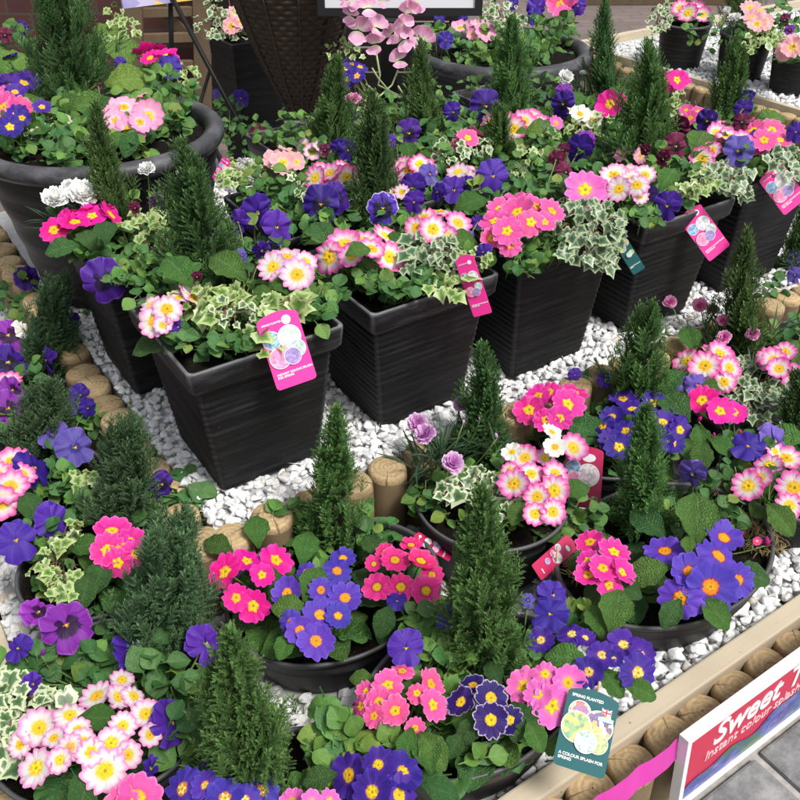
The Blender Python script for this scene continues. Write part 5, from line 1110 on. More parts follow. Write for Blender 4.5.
primrose('pink edged primroses spilling from the second planter of the front row', 'petal_bicolour', [(329, 257, 36), (344, 244, 33), (365, 240, 32), (386, 236, 32), (389, 257, 34), (352, 256, 26), (372, 249, 28), (334, 240, 26)], True, leaves=8, L=.075, big=((322, 233, 38, 120, D_, .01), (358, 250, 28, 30, P_, .03), (395, 240, 26, 20)))
pansy('round leaved pansy at the left of the second front row planter', 'pansy_violet', [(400, 255, 12, 0, -40, 0), (455, 243, 14, 0, -30, 0, 'pansy_lavender')], True, dz=.065, mound=((375, 285, 0, 24, 16), (355, 270, 0, 20, 10), (400, 295, 0, 22, 12), (365, 265, 0, 18, 8), (420, 290, 0, 20, 8), (475, 265, 0, 20, 10)), size=.036, light=.2)
primrose('white pink primroses with yellow eyes beside the large ridged leaf', 'petal_bicolour', [(433, 229, 31), (458, 223, 28), (424, 218, 28), (440, 211, 26), (416, 228, 24), (447, 236, 20)], True, leaves=7, L=.072, big=((470, 203, 38, 30, P_, .02), (425, 235, 30, 160), (462, 240, 34, 0)))
ivy('pale grey ivy over the second planter of the front row', 'ivy_grey', (430, 252), True, ((425, 248, 31, 16, 36, .085), (450, 260, 23, 16, 22, .07), (410, 262, 21, 12, 17, .06)), size=0.0353)
ivy('yellow green ivy at the rim beside the edge on pink tag', 'ivy_gold', (450, 280), True, ((450, 288, 16, 12, 11, .04), (478, 255, 21, 10, 14, .07), (432, 286, 12, 10, 7, .05), (462, 272, 14, 10, 9, .05)), size=0.0336)
primrose('deep rose primroses filling the lipless ribbed planter', 'petal_rose', [(517, 212, 36), (536, 206, 32), (552, 211, 30), (507, 231, 32), (495, 221, 32), (518, 199, 28), (500, 209, 28), (531, 222, 30), (545, 222, 24), (510, 245, 26), (492, 238, 24)], True, leaves=7, L=.07, dome=.03)
pansy('round leaved pansy in the lipless ribbed planter, without flowers', 'pansy_violet', [(470, 240, 22, 30, -10, 0, 'pansy_lavender')], True, dz=.075, mound=((545, 240, 0, 26, 20), (525, 258, 0, 22, 14), (560, 255, 0, 18, 10), (520, 270, 0, 16, 8)), size=.032, light=.45)
ivy('large trailing grey white ivy over the lipless ribbed planter', 'ivy_grey', (590, 225), True, ((590, 225, 36, 23, 60, .09), (585, 248, 27, 16, 33, .06), (612, 240, 14, 19, 19, .05), (600, 262, 16, 10, 11, .02), (575, 205, 19, 10, 14, .09), (612, 265, 8, 8, 6, .0)), size=0.0286, droop=.3)
primrose('single large pink primrose beside the small magenta pansies', 'petal_candy', [(585, 190, 42), (572, 182, 28), (600, 190, 24)], True, leaves=5, L=.06)
primrose('pale pink primroses before the bushy conifer, above the trailing ivy', 'petal_blush', [(614, 175, 28), (627, 171, 26), (619, 189, 26), (637, 185, 26), (645, 175, 24), (632, 180, 24), (640, 196, 18)], True, leaves=6, L=.065, big=((668, 178, 34, 60, P_, .02),))
pansy('violet pansy at the rim corner of the planter with silvery rim', 'pansy_violet', [(667, 206, 34, -10, -20, 0), (646, 196, 26, -30, -10, 0, 'pansy_lavender')], True, dz=.06, mound=((640, 220, 0, 20, 12), (625, 205, 0, 20, 10), (655, 190, 0, 18, 8), (650, 232, 0, 12, 6)), size=.032, light=.5)
ivy('cream ivy left of the right hand pink tags', 'ivy_gold', (700, 180), True, ((700, 180, 21, 14, 30, .08), (690, 190, 14, 10, 11, .06)), size=0.0286)
ivy('grey ivy hanging over the silvery rim between two pink tags', 'ivy_grey', (735, 180), True, ((732, 180, 23, 14, 36, .08), (745, 192, 12, 12, 11, .04), (720, 172, 16, 10, 11, .09)), size=0.0302)
pansy('large light violet pansy near the right edge', 'pansy_lavender', [(738, 151, 38, 0, 10, 0), (758, 140, 24, 40, 0, 0, 'pansy_violet')], True, dz=.10, mound=((745, 168, 0, 20, 10), (720, 150, 0, 18, 8)), size=.032)
primrose('white and pink primroses around the light violet pansy', 'petal_bicolour', [(702, 159, 26), (728, 136, 26), (716, 133, 22), (742, 140, 22), (712, 150, 20), (722, 128, 22)], True, leaves=5, L=.065, big=((700, 140, 40, 70, P_, .03),))
primrose('pink primroses beside the lime leaf at the right edge', 'petal_rose', [(764, 140, 26), (753, 130, 24), (745, 124, 22), (772, 130, 26), (780, 140, 24), (758, 145, 20, 0)], True, leaves=5, L=.065, big=((770, 119, 34, 20, F_, .01),))
ivy('grey ivy at the right edge over the last pink tag', 'ivy_grey', (790, 165), True, ((785, 160, 21, 12, 30, .08), (798, 172, 14, 10, 14, .05)), size=0.0286)
pansy('tall wine red pansies in front of the bushy conifer', 'pansy_wine', [(678, 128, 28, -20, -20, 0), (676, 146, 30, 20, -10, 0), (663, 159, 18, 0, -30, 0), (645, 150, 14, 0, -30, 0), (742, 122, 20, 0, 0, 0)], True, dz=.12, mound=((660, 165, 0, 20, 10), (690, 165, 0, 16, 6)), size=.032)
pansy('dark violet pansies behind the large ridged leaf', 'pansy_blotched', [(707, 121, 26, 0, -20, 0), (743, 109, 22, 0, -10, 0, 'pansy_violet'), (748, 98, 18, 20, -20, 0, 'pansy_violet'), (796, 132, 24, 0, 0, 0, 'pansy_blue')], True, dz=.12, mound=((715, 130, 0, 20, 8), (750, 120, 0, 20, 8)), size=.032)
# second and third rows
pansy('violet blue pansy facing front in the second row', 'pansy_blue', [(493, 176, 40, 0, 0, 0)], True, dz=.11, mound=((480, 195, 0, 20, 10), (515, 180, 0, 20, 10), (530, 170, 0, 20, 10), (505, 195, 0, 18, 8)), size=.034, light=.4)
pansy('pair of violet pansies left of the violet blue one', 'pansy_violet', [(412, 188, 34, -20, -10, 0), (430, 174, 26, 20, 10, 0, 'pansy_lavender'), (454, 190, 32, 20, -10, 0), (437, 192, 22, -40, -10, 0), (414, 202, 26, 0, -20, 0), (466, 184, 20, 0, 0, 0)], True, dz=.10, mound=((440, 205, 0, 22, 10), (405, 205, 0, 16, 8), (470, 200, 0, 16, 6)), size=.034)
primrose('pink white primroses above the pair of violet pansies', 'petal_bicolour', [(409, 171, 26), (420, 164, 24), (401, 165, 22), (428, 168, 22), (414, 160, 20)], True, leaves=6, L=.07, big=((408, 150, 26, 100, P_, .02), (425, 158, 26, 10)))
primrose('white primrose with pink edge beside the violet pansy pair', 'petal_blush', [(458, 172, 24), (466, 178, 20), (470, 170, 18)], True, leaves=5, L=.065)
primrose('magenta pink primroses in the middle of the second row', 'petal_rose', [(468, 138, 24), (460, 145, 18), (476, 133, 18), (462, 133, 18)], True, leaves=6, L=.07, camw=.2, big=((487, 135, 32, 200, P_, .01),))
primrose('pink white primroses before the conifer of the back tub', 'petal_bicolour', [(514, 129, 26), (524, 121, 26), (533, 118, 22), (506, 122, 22), (490, 122, 18), (540, 122, 20)], True, leaves=7, L=.07, big=((540, 130, 34, 10, F_, .01), (552, 138, 30, 330)))
pansy('deep violet pansy before the ribbed tub', 'pansy_blotched', [(486, 106, 38, 0, 0, 0), (453, 112, 24, 20, -20, 0, 'pansy_violet')], True, dz=.11, mound=((470, 120, 0, 22, 10), (440, 130, 0, 24, 14), (500, 112, 0, 16, 6)), size=.034, light=.3)
pansy('dark violet pansy at the foot of the black post', 'pansy_blotched', [(409, 133, 32, 0, 0, 0), (391, 140, 14, 0, 0, 0, 'pansy_violet')], True, dz=.11, mound=((395, 150, 0, 20, 10), (430, 150, 0, 22, 14), (440, 165, 0, 20, 10)), size=.034, light=.3)
pansy('purple pansy with drooping petals in the second row beside the wine bud', 'pansy_violet', [(348, 150, 26, 20, -40, 0), (338, 148, 20, -20, -30, 0)], True, dz=.11, mound=((310, 150, 0, 24, 14), (350, 165, 0, 20, 10), (325, 155, 0, 18, 8), (290, 185, 0, 26, 14), (265, 185, 0, 26, 14)), size=.036, light=.35)
pansy('plum and violet pansies below the white dianthus on the right', 'pansy_blotched', [(563, 104, 28, -10, -10, 0), (565, 92, 22, 20, 20, 0, 'pansy_magenta'), (553, 98, 20, -30, 0, 0)], True, dz=.11, mound=((550, 112, 0, 22, 10), (580, 108, 0, 16, 6), (540, 150, 0, 24, 14), (550, 170, 0, 24, 14)), size=.034, light=.35)
pansy('purple pansy in profile right of the violet blue one', 'pansy_violet', [(579, 150, 36, -10, -30, 0), (585, 140, 24, 0, 20, 0, 'pansy_magenta')], True, dz=.12, mound=((560, 165, 0, 22, 12), (590, 165, 0, 20, 8), (545, 190, 0, 22, 12)), size=.034, light=.35)
pansy('small orchid pink pansies left of the single large pink primrose', 'pansy_wine', [(556, 160, 22, 0, 0, 0), (566, 172, 22, 20, 0, 0), (563, 150, 16, 0, 0, 0)], True, dz=.12, mound=((530, 195, 0, 20, 10), (565, 188, 0, 16, 8)), size=.032)
ivy('small yellow green ivy with pale flowers in the second row', 'ivy_gold', (590, 125), True, ((585, 128, 23, 10, 25, .09), (600, 118, 14, 8, 11, .10)), size=0.0235)
primrose('creamy pale primroses among the small yellow green ivy', 'petal_cream', [(580, 114, 22), (592, 120, 20), (572, 110, 18)], True, leaves=4, L=.06, eyesize=.12)
primrose('hot pink primroses under the slim pointed conifer', 'petal_hot_pink', [(610, 104, 28), (603, 98, 22), (622, 100, 20)], True, dz=.11, leaves=6, L=.07, big=((617, 92, 22, 120), (575, 100, 28, 60)))
primrose('hot pink primroses before the round pots on the right', 'petal_hot_pink', [(665, 82, 28), (677, 80, 22), (684, 78, 16)], True, dz=.11, leaves=5, L=.065)
ivy('yellow ivy below the hot pink primroses on the right', 'ivy_gold', (675, 105), True, ((670, 102, 27, 12, 30, .09), (690, 112, 19, 10, 19, .08), (650, 110, 14, 10, 11, .08)), size=0.0269)
dianthus('white dianthus buds with grassy leaves near the brick paving', 'dianthus_white', [(566, 77, 16), (606, 73, 14), (583, 73, 8)], ((585, 90, 24, 36), (615, 85, 26, 40), (640, 75, 22, 40)), True, dz=.12)
primrose('small blue primroses above the lilac pink carnation', 'petal_deep_blue', [(344, 70, 18), (352, 64, 18), (347, 79, 18), (357, 76, 18), (360, 67, 16)], True, dz=.13, leaves=5, L=.06, eyesize=.3)
dianthus('single lilac pink carnation beside the black post', 'dianthus_pink', [(353, 99, 17)], ((352, 112, 14, 20),), True, dz=.12)
ivy('yellow green ivy behind the small blue primroses', 'ivy_gold', (345, 50), True, ((345, 52, 21, 14, 30, .12), (365, 112, 12, 14, 11, .08)), size=0.0269)
pansy('green leafy pansy below the black post without flowers', 'pansy_wine', [(380, 145, 8, 0, 0, 0), (325, 150, 14, 0, 0, 0)], True, dz=.09, mound=((400, 170, 0, 20, 10), (320, 165, 0, 22, 10)), size=.034)

ivy('soft green ivy before the metal bucket beside the tan primroses', 'ivy_gold', (245, 172), True, ((245, 170, 21, 10, 28, .08), (228, 180, 14, 10, 14, .07)), size=0.0252)
ivy('green ivy beneath the pink frilled primroses, left of the dark conifer', 'ivy_cream', (300, 190), True, ((298, 188, 14, 12, 17, .09), (352, 190, 12, 10, 11, .09)), size=0.0235)
ivy('light ivy between the violet blue pansy and the purple one in profile', 'ivy_gold', (535, 155), True, ((535, 155, 19, 10, 19, .10), (520, 168, 14, 10, 14, .09), (552, 132, 16, 8, 11, .10)), size=0.0235)
ivy('pale ivy between the slim conifer right of the post and the magenta primroses', 'ivy_cream', (450, 152), True, ((450, 152, 19, 12, 22, .10), (480, 148, 14, 10, 11, .10)), size=0.0235)
primrose('small cream and pink primroses between the metal bucket and the dark conifer', 'petal_blush', [(312, 152, 18), (304, 146, 16), (320, 147, 16)], True, leaves=4, L=.055)
primrose('small pale primroses right of the magenta primroses in the second row', 'petal_blush', [(395, 185, 18), (402, 192, 16), (393, 193, 16)], True, leaves=4, L=.05)
pansy('small lavender pansies between the dark conifer and the yellow ivy', 'pansy_lavender', [(232, 262, 18, 0, 0, 0), (242, 255, 16, 20, 0, 0)], True, dz=.09, mound=((236, 270, 0, 14, 6),), size=.03)
primrose('pink primroses beside the plum pansies, left of the creamy ones', 'petal_candy', [(548, 128, 18), (556, 123, 16), (543, 120, 14)], True, leaves=4, L=.05)
pansy('small violet pansies left of the deep rose primroses', 'pansy_violet', [(483, 252, 20, -20, -10, 0), (478, 222, 16, 0, 0, 0)], True, dz=.08, mound=((482, 258, 0, 14, 6),), size=.03)
primrose('pale pink primroses at the foot of the broad bushy conifer', 'petal_light_pink', [(632, 150, 18), (622, 155, 16), (640, 156, 16)], True, leaves=4, L=.05)
primrose('small pink primroses left of the tall wine red pansies', 'petal_rose', [(690, 118, 16), (698, 112, 15), (686, 110, 14)], True, leaves=3, L=.05)
pansy('dark indigo pansies over the left log row beside the white gravel strip', 'pansy_blotched', [(62, 300, 24, -20, 0, 0), (72, 322, 20, 10, -20, 0)], False, dz=.10, mound=((66, 312, 0, 18, 9), (60, 335, 0, 16, 7)), size=.034)
pansy('small indigo pansies between the two low blue green conifers at the left', 'pansy_violet', [(80, 395, 24, 0, 0, 0), (88, 408, 20, 20, -20, 0), (70, 408, 18, 0, 10, 0)], False, dz=.09, mound=((80, 410, 0, 20, 10), (92, 420, 0, 14, 6)), size=.034)
# low leafy fillers between the flowers of each planter
FILL = [(0.108, 0.108, 'low dark green leaves filling the corner planter under its ivy', 20), (0.463, 0.108, 'low dark green leaves filling the planter right of the corner one', 16), (0.806, 0.10, 'low dark green leaves under the deep rose primroses', 18), (1.16, 0.098, 'low dark green leaves behind the silvery planter rim', 20), (1.52, 0.108, 'low dark green leaves in the last planter of the front row', 20),
        (0.085, 0.50, 'low dark green leaves under the white dianthus', 16), (0.47, 0.475, 'low dark green leaves around the big dark blotched pansy', 26), (0.825, 0.475, 'low dark green leaves around the violet blue pansy', 28), (1.18, 0.47, 'low dark green leaves around the plum and violet pansies', 28), (1.53, 0.47, 'low dark green leaves around the right hand bushy conifer', 26),
        (0.70, 0.84, 'low dark green leaves left of the black post', 28), (1.05, 0.84, 'low dark green leaves right of the black post', 18), (1.40, 0.84, 'low dark green leaves before the large back tub', 14)]
def filler(x, y, label, n, half=0.136, z=SOIL_UP, size=.036, light=.4):
    p = Plant.__new__(Plant); p.soil = z; p.root = Vector((x, y, z)); p.c = p.root; p.o = thing('leafy_plant', label, 'leafy plant', p.root, 'leafy fillers in the planters')
    mb = MB(); ms = {}
    for i in range(n * 8):
        q = p.root + Vector((rnd() * half, rnd() * half, rnd(-.01, .055))); q = over_rim(q) if z == 0.282 else q; d = (jit(1) + UP * .35 + Vector((q.x - x, q.y - y, 0)) * 4).normalized(); l = size * random.uniform(.6, 1.2)
        ms.setdefault((random.randrange(4), int(random.random() < light)), []).append(xaxis_frame(d, (UP + tocam(q) * .5 + jit(.5)).normalized(), q - p.root, l))
    for (t, mi), l in ms.items(): mb.inst(PAN_T[t], np.array(l), mi, kadd=True)
    for i in range(10): tube(mb, [(rnd(-.06, .06), rnd(-.06, .06), 0), (rnd(-.08, .08), rnd(-.08, .08), .05)], .0016, 4, 2)
    mb.obj('foliage', ['pansy_leaf_mat', 'pansy_leaf_light', 'stem_green'], p.o)
for a in FILL: filler(*a)
filler(0.13, -0.235, 'low leaves at the back of the bowl with salmon primroses', 14, .09, SOIL_LOW, .040, .3)
filler(1.45, -0.28, 'low leaves in the bowl half out of view at the right', 22, .10, SOIL_LOW, .040, .4); filler(1.80, -0.02, 'low leaves in the bowl behind the last front row planter', 16, .09, SOIL_LOW, .038, .4); filler(1.05, -0.53, 'low leaves in the bowl at the right edge under the frilly pansies', 14, .09, SOIL_LOW, .038, .4)
filler(0.45, -0.29, 'low leaves in the bowl of lilac dianthus', 16, .085, SOIL_LOW + .03, .036, .6)
filler(0.13, -0.59, 'low leaves in the front bowl under the laced primroses', 16, .10, SOIL_LOW, .042, .4)
filler(-0.34, -0.28, 'low leaves in the near left bowl behind the blush primroses', 18, .11, SOIL_LOW, .044, .15)
filler(-0.25, 0.0, 'low leaves in the left bowl of cream edged ivy', 14, .09, SOIL_LOW, .038, .3)
filler(0.70, -0.50, 'low leaves in the wide bowl under the narrow conifer', 8, .08, SOIL_LOW, .038, .4)
filler(0.80, -0.24, 'low leaves in the bowl of yellow eyed blue primroses', 14, .09, SOIL_LOW, .036, .4)
filler(0.12, 0.88, 'dense low leaves at the front of the large left tub', 26, .11, 0.365, .042, .5); filler(0.28, 1.00, 'dense low leaves at the right of the large left tub', 26, .10, 0.365, .042, .5); filler(0.06, 1.06, 'dense low leaves at the left of the large left tub', 26, .12, 0.365, .045, .5)
filler(1.97, 1.58, 'low leaves at the front of the large back tub', 24, .14, 0.165, .05, .4); filler(2.15, 1.68, 'low leaves at the right of the large back tub', 20, .13, 0.165, .05, .4)
pansy('violet pansy over dark leaves at the right edge behind the tall slim conifer', 'pansy_lavender', [(798, 262, 26, 0, 0, 0), (795, 275, 18, 0, 0, 0)], False, mound=((790, 285, 0, 22, 14), (775, 300, 0, 18, 10)), size=.036)
conifer('dark conifer at the right edge behind the last front row planter', (800, 282), (806, 205), 60, False, DK, seed=2, bushy=3, n=700)
# ------------------------------------------------------------ big left tub
TS = 0.365
def tubz(fn, *a, **k):
    global SOIL_UP
    old = SOIL_UP; SOIL_UP = TS
    r = fn(*a, **k); SOIL_UP = old; return r
tubz(primrose, 'light pink primroses at the front rim of the large left tub', 'petal_light_pink', [(124, 107, 30), (148, 116, 32), (128, 131, 32), (116, 121, 26), (111, 112, 24), (136, 97, 24), (140, 122, 24)], True, dz=.06, leaves=6, L=.075, big=((130, 143, 30, 250, D_), (118, 140, 26, 210)))
tubz(primrose, 'bright pink primroses at the back rim of the large left tub', 'petal_hot_pink', [(145, 52, 26), (156, 51, 24), (166, 55, 24), (150, 58, 22), (172, 58, 18)], True, dz=.08, leaves=7, L=.085, camw=.1, big=((122, 50, 50, 110, F_, .01), (128, 80, 46, 20, F_), (108, 35, 40, 80, F_), (92, 55, 46, 130, P_)))
tubz(pansy, 'violet pansy facing front at the right of the large left tub', 'pansy_blue', [(171, 67, 28, 0, 0, 0), (121, 63, 15, 0, 0, 0), (121, 71, 13, 0, 0, 0), (44, 78, 22, 0, 20, 0), (10, 84, 26, 0, 0, 0, 'pansy_blotched')], True, dz=.07, mound=((165, 88, .0, 26, 22), (180, 95, 0, 20, 14), (155, 95, 0, 22, 12), (150, 75, 0, 20, 10)), size=.04, light=.4)
tubz(primrose, 'hot pink primroses at the left edge of the large left tub', 'petal_rose', [(4, 108, 34), (14, 98, 28), (20, 108, 26), (0, 122, 30), (2, 96, 26)], True, dz=.06, leaves=6, L=.08, big=((28, 106, 40, 45), (50, 88, 40, 70), (15, 62, 46, 60, F_), (-2, 60, 40, 90, F_)))
tubz(primrose, 'small blue primroses beside the hot pink ones in the large left tub', 'petal_deep_blue', [(24, 83, 26), (17, 114, 24), (10, 127, 26), (30, 80, 22), (42, 107, 18), (8, 55, 20), (22, 118, 18), (15, 92, 20)], True, dz=.07, leaves=8, L=.09, big=((85, 88, 36, 80, P_), (92, 105, 44, 20, P_), (70, 105, 36, 200)))
tubz(ivy, 'variegated ivy at the front rim of the large left tub', 'ivy_cream', (60, 125), True, ((60, 125, 21, 14, 30, .05), (80, 130, 14, 10, 14, .04), (40, 130, 16, 10, 17, .04)), size=0.0286)
tubz(ivy, 'yellow green ivy trailing at the right of the large left tub', 'ivy_gold', (125, 40), True, ((120, 30, 21, 14, 28, .09), (188, 75, 12, 16, 14, .06), (115, 15, 14, 14, 14, .12)), size=0.0286)
tubz(pansy, 'leafy pansy without flowers in the middle of the large left tub', 'pansy_blue', [(97, 90, 14, 0, -30, 0, 'pansy_wine'), (5, 35, 16, 0, 0, 0, 'pansy_wine'), (22, 28, 16, 0, 0, 0, 'pansy_blotched')], True, dz=.06, mound=((100, 108, 0, 24, 16), (75, 98, 0, 20, 10), (30, 125, 0, 20, 12), (120, 88, 0, 20, 12), (20, 45, 0, 26, 14), (10, 75, 0, 24, 12)), size=.042, light=.4)

# ------------------------------------------------------------ plants behind
def at_soil(z, fn, *a, **k):
    global SOIL_UP
    old = SOIL_UP; SOIL_UP = z; r = fn(*a, **k); SOIL_UP = old; return r
BT = 0.165
at_soil(BT, primrose, 'light pink primroses in the large back tub', 'petal_light_pink', [(460, 28, 20), (467, 25, 20), (485, 32, 22), (478, 25, 18), (472, 34, 12)], True, dz=.10, leaves=7, L=.09)
at_soil(BT, primrose, 'rose primroses at the right of the large back tub', 'petal_rose', [(560, 5, 26), (552, 0, 22), (570, 2, 22), (563, 14, 20)], True, dz=.12, leaves=7, L=.10)
at_soil(BT, pansy, 'blue pansies at the left of the large back tub', 'pansy_blue', [(446, 40, 20, 0, 0, 0), (440, 20, 14, 0, 0, 0), (463, 18, 12, 0, 0, 0)], True, dz=.10, mound=((440, 45, 0, 22, 14), (460, 45, 0, 20, 12), (425, 35, 0, 16, 10), (495, 45, 0, 22, 12)), size=.045)
at_soil(BT, pansy, 'blue pansies at the right of the large back tub', 'pansy_blue', [(537, 8, 24, 0, 0, 0), (534, 16, 18, 0, 0, 0), (513, 4, 14, 0, 0, 0), (578, 6, 20, 0, 0, 0, 'pansy_violet')], True, dz=.12, mound=((540, 30, 0, 24, 18), (555, 25, 0, 20, 12), (530, 45, 0, 20, 10)), size=.05)
at_soil(BT, ivy, 'grey variegated ivy in the middle of the large back tub', 'ivy_cream', (505, 25), True, ((502, 18, 23, 14, 36, .12), (515, 28, 16, 14, 22, .10), (495, 8, 16, 8, 14, .14)), size=0.0378)
at_soil(tt.z - 0.02, ivy, 'ivy hanging over the tall narrow planter', 'ivy_cream', (235, 28), True, ((212, 22, 19, 19, 46, .05), (240, 30, 16, 12, 28, .03), (225, 5, 25, 12, 36, .08)), size=0.0336)
at_soil(tt.z - 0.02, primrose, 'coral primroses on top of the tall narrow planter', 'petal_coral', [(236, 14, 20), (240, 22, 18), (231, 26, 18), (243, 12, 14)], True, dz=.06, leaves=4, L=.07)
pansy('blue and wine pansies at the foot of the tall narrow planter', 'pansy_blue', [(241, 98, 20, 20, 0, 0), (218, 95, 14, 0, 0, 0, 'pansy_lavender'), (257, 135, 24, 0, 0, 0, 'pansy_wine')], True, dz=.10, mound=((225, 115, 0, 24, 20), (240, 135, 0, 22, 14), (215, 130, 0, 16, 10), (258, 150, 0, 16, 8)), size=.034, soil=0.06, light=0.05)
GS = 0.03
at_soil(GS, primrose, 'white pink primroses in the furthest round pot', 'petal_bicolour', [(688, 13, 20), (680, 8, 18), (696, 10, 18), (703, 15, 16), (688, 5, 16), (697, 4, 16)], True, dz=.08, leaves=8, L=.10)
at_soil(GS, ivy, 'ivy trailing from the furthest round pot', 'ivy_cream', (658, 20), True, ((658, 20, 14, 14, 36, .07), (665, 8, 12, 8, 17, .08)), size=0.0378)
at_soil(GS, primrose, 'coral pink primroses in the middle round pot', 'petal_coral', [(750, 8, 20), (757, 24, 18), (765, 22, 18), (752, 18, 18), (744, 2, 18), (760, 10, 16)], True, dz=.10, leaves=8, L=.10)
at_soil(GS, ivy, 'yellow cream ivy between the middle and the nearest round pot', 'ivy_gold', (760, 36), True, ((765, 36, 19, 10, 33, .06), (752, 45, 10, 8, 11, .04), (775, 42, 12, 8, 14, .05)), size=0.0420)
at_soil(GS, dianthus, 'white dianthus in the middle round pot', 'dianthus_white', [(735, 18, 14), (727, 10, 8)], ((722, 25, 20, 50), (735, 28, 16, 40)), True, dz=.10)
at_soil(GS, primrose, 'coral pink primroses in the nearest round pot', 'petal_coral', [(793, 47, 22), (785, 50, 20), (798, 40, 20), (790, 38, 18), (803, 48, 20)], True, dz=.08, leaves=8, L=.10)
at_soil(GS, pansy, 'leafy pansy with small rose flowers at the upper right edge', 'pansy_wine', [(785, 20, 14, 0, 0, 0), (790, 30, 12, 0, 0, 0, 'pansy_magenta')], True, dz=.10, mound=((785, 28, 0, 22, 20), (765, 5, 0, 20, 14), (705, 30, 0, 20, 14), (745, 34, 0, 18, 10), (798, 12, 0, 20, 14)), size=.05, light=.3)
# silk sweet pea sprays before the post
def silk():
    p = Plant('silk_flower_spray', 'pale pink silk sweet pea spray hanging before the black post', 'silk flowers', (385, 90), .37, 0.25)
    blooms = [(350, 3, 24), (368, 8, 26), (352, 16, 24), (358, 30, 34), (377, 28, 30), (376, 44, 28), (392, 34, 24), (402, 40, 30), (422, 40, 32), (400, 60, 26), (410, 14, 30), (416, 4, 26), (405, 26, 26), (345, 0, 20), (383, 2, 18)]
    for x, y, d in blooms:
        c = Pv(x, y, 1.02); n = (tocam(c) + jit(0.5)).normalized(); r = px2m(c, d) / 2 * 0.92
        me = cached(('pea', random.randrange(5)), lambda: pea_mesh(random.randrange(99), 'silk_petal'))
        link('bloom', me, p.o, None, p.local(mat4(c, frame(n, UP, rnd(-0.7, 0.7)), r)))
    for pts in ([(376, 52), (380, 75), (378, 85), (398, 95)], [(398, 70), (392, 85), (380, 96), (366, 102)], [(372, 68), (378, 78), (390, 92), (400, 98)], [(366, 84), (380, 96)], [(398, 86), (404, 96)], [(360, 22), (372, 26), (400, 30), (412, 26)]):
        q = [Pv(x, y, 1.03) - p.root for x, y in pts]; mb = MB(); tube(mb, q, 0.0028, 6); mb.obj('stem', 'stem_pale', p.o)
silk()
# dry moss on the open compost of two bowls
def moss(label, pts):
    c0 = P(pts[0][0], pts[0][1], -0.06); mb = MB(); l = []
    for x, y, r in pts:
        c = P(x, y, -0.062); rr = px2m(c, r)
        for i in range(260):
            a = rnd(0, 6.28); q = math.sqrt(random.random()); b = c + Vector((math.cos(a) * rr * q, math.sin(a) * rr * q, rnd(0, .012))) - c0
            l.append(xaxis_frame((rnd(), rnd(), rnd(0, .9)), UP + jit(.5), b, rnd(.012, .026)))
    mb.inst(BLADE_T[0], np.array(l)); o = mb.obj('dry_moss', 'dry_moss_mat', None, c0); tag(o, label, 'moss', kind='stuff')
moss('dry straw coloured moss on the compost of the wide bowl', [(760, 542, 24), (580, 568, 20), (745, 525, 14)])
moss('dry straw coloured moss in the bowl at the right edge', [(725, 492, 14), (735, 480, 10)])

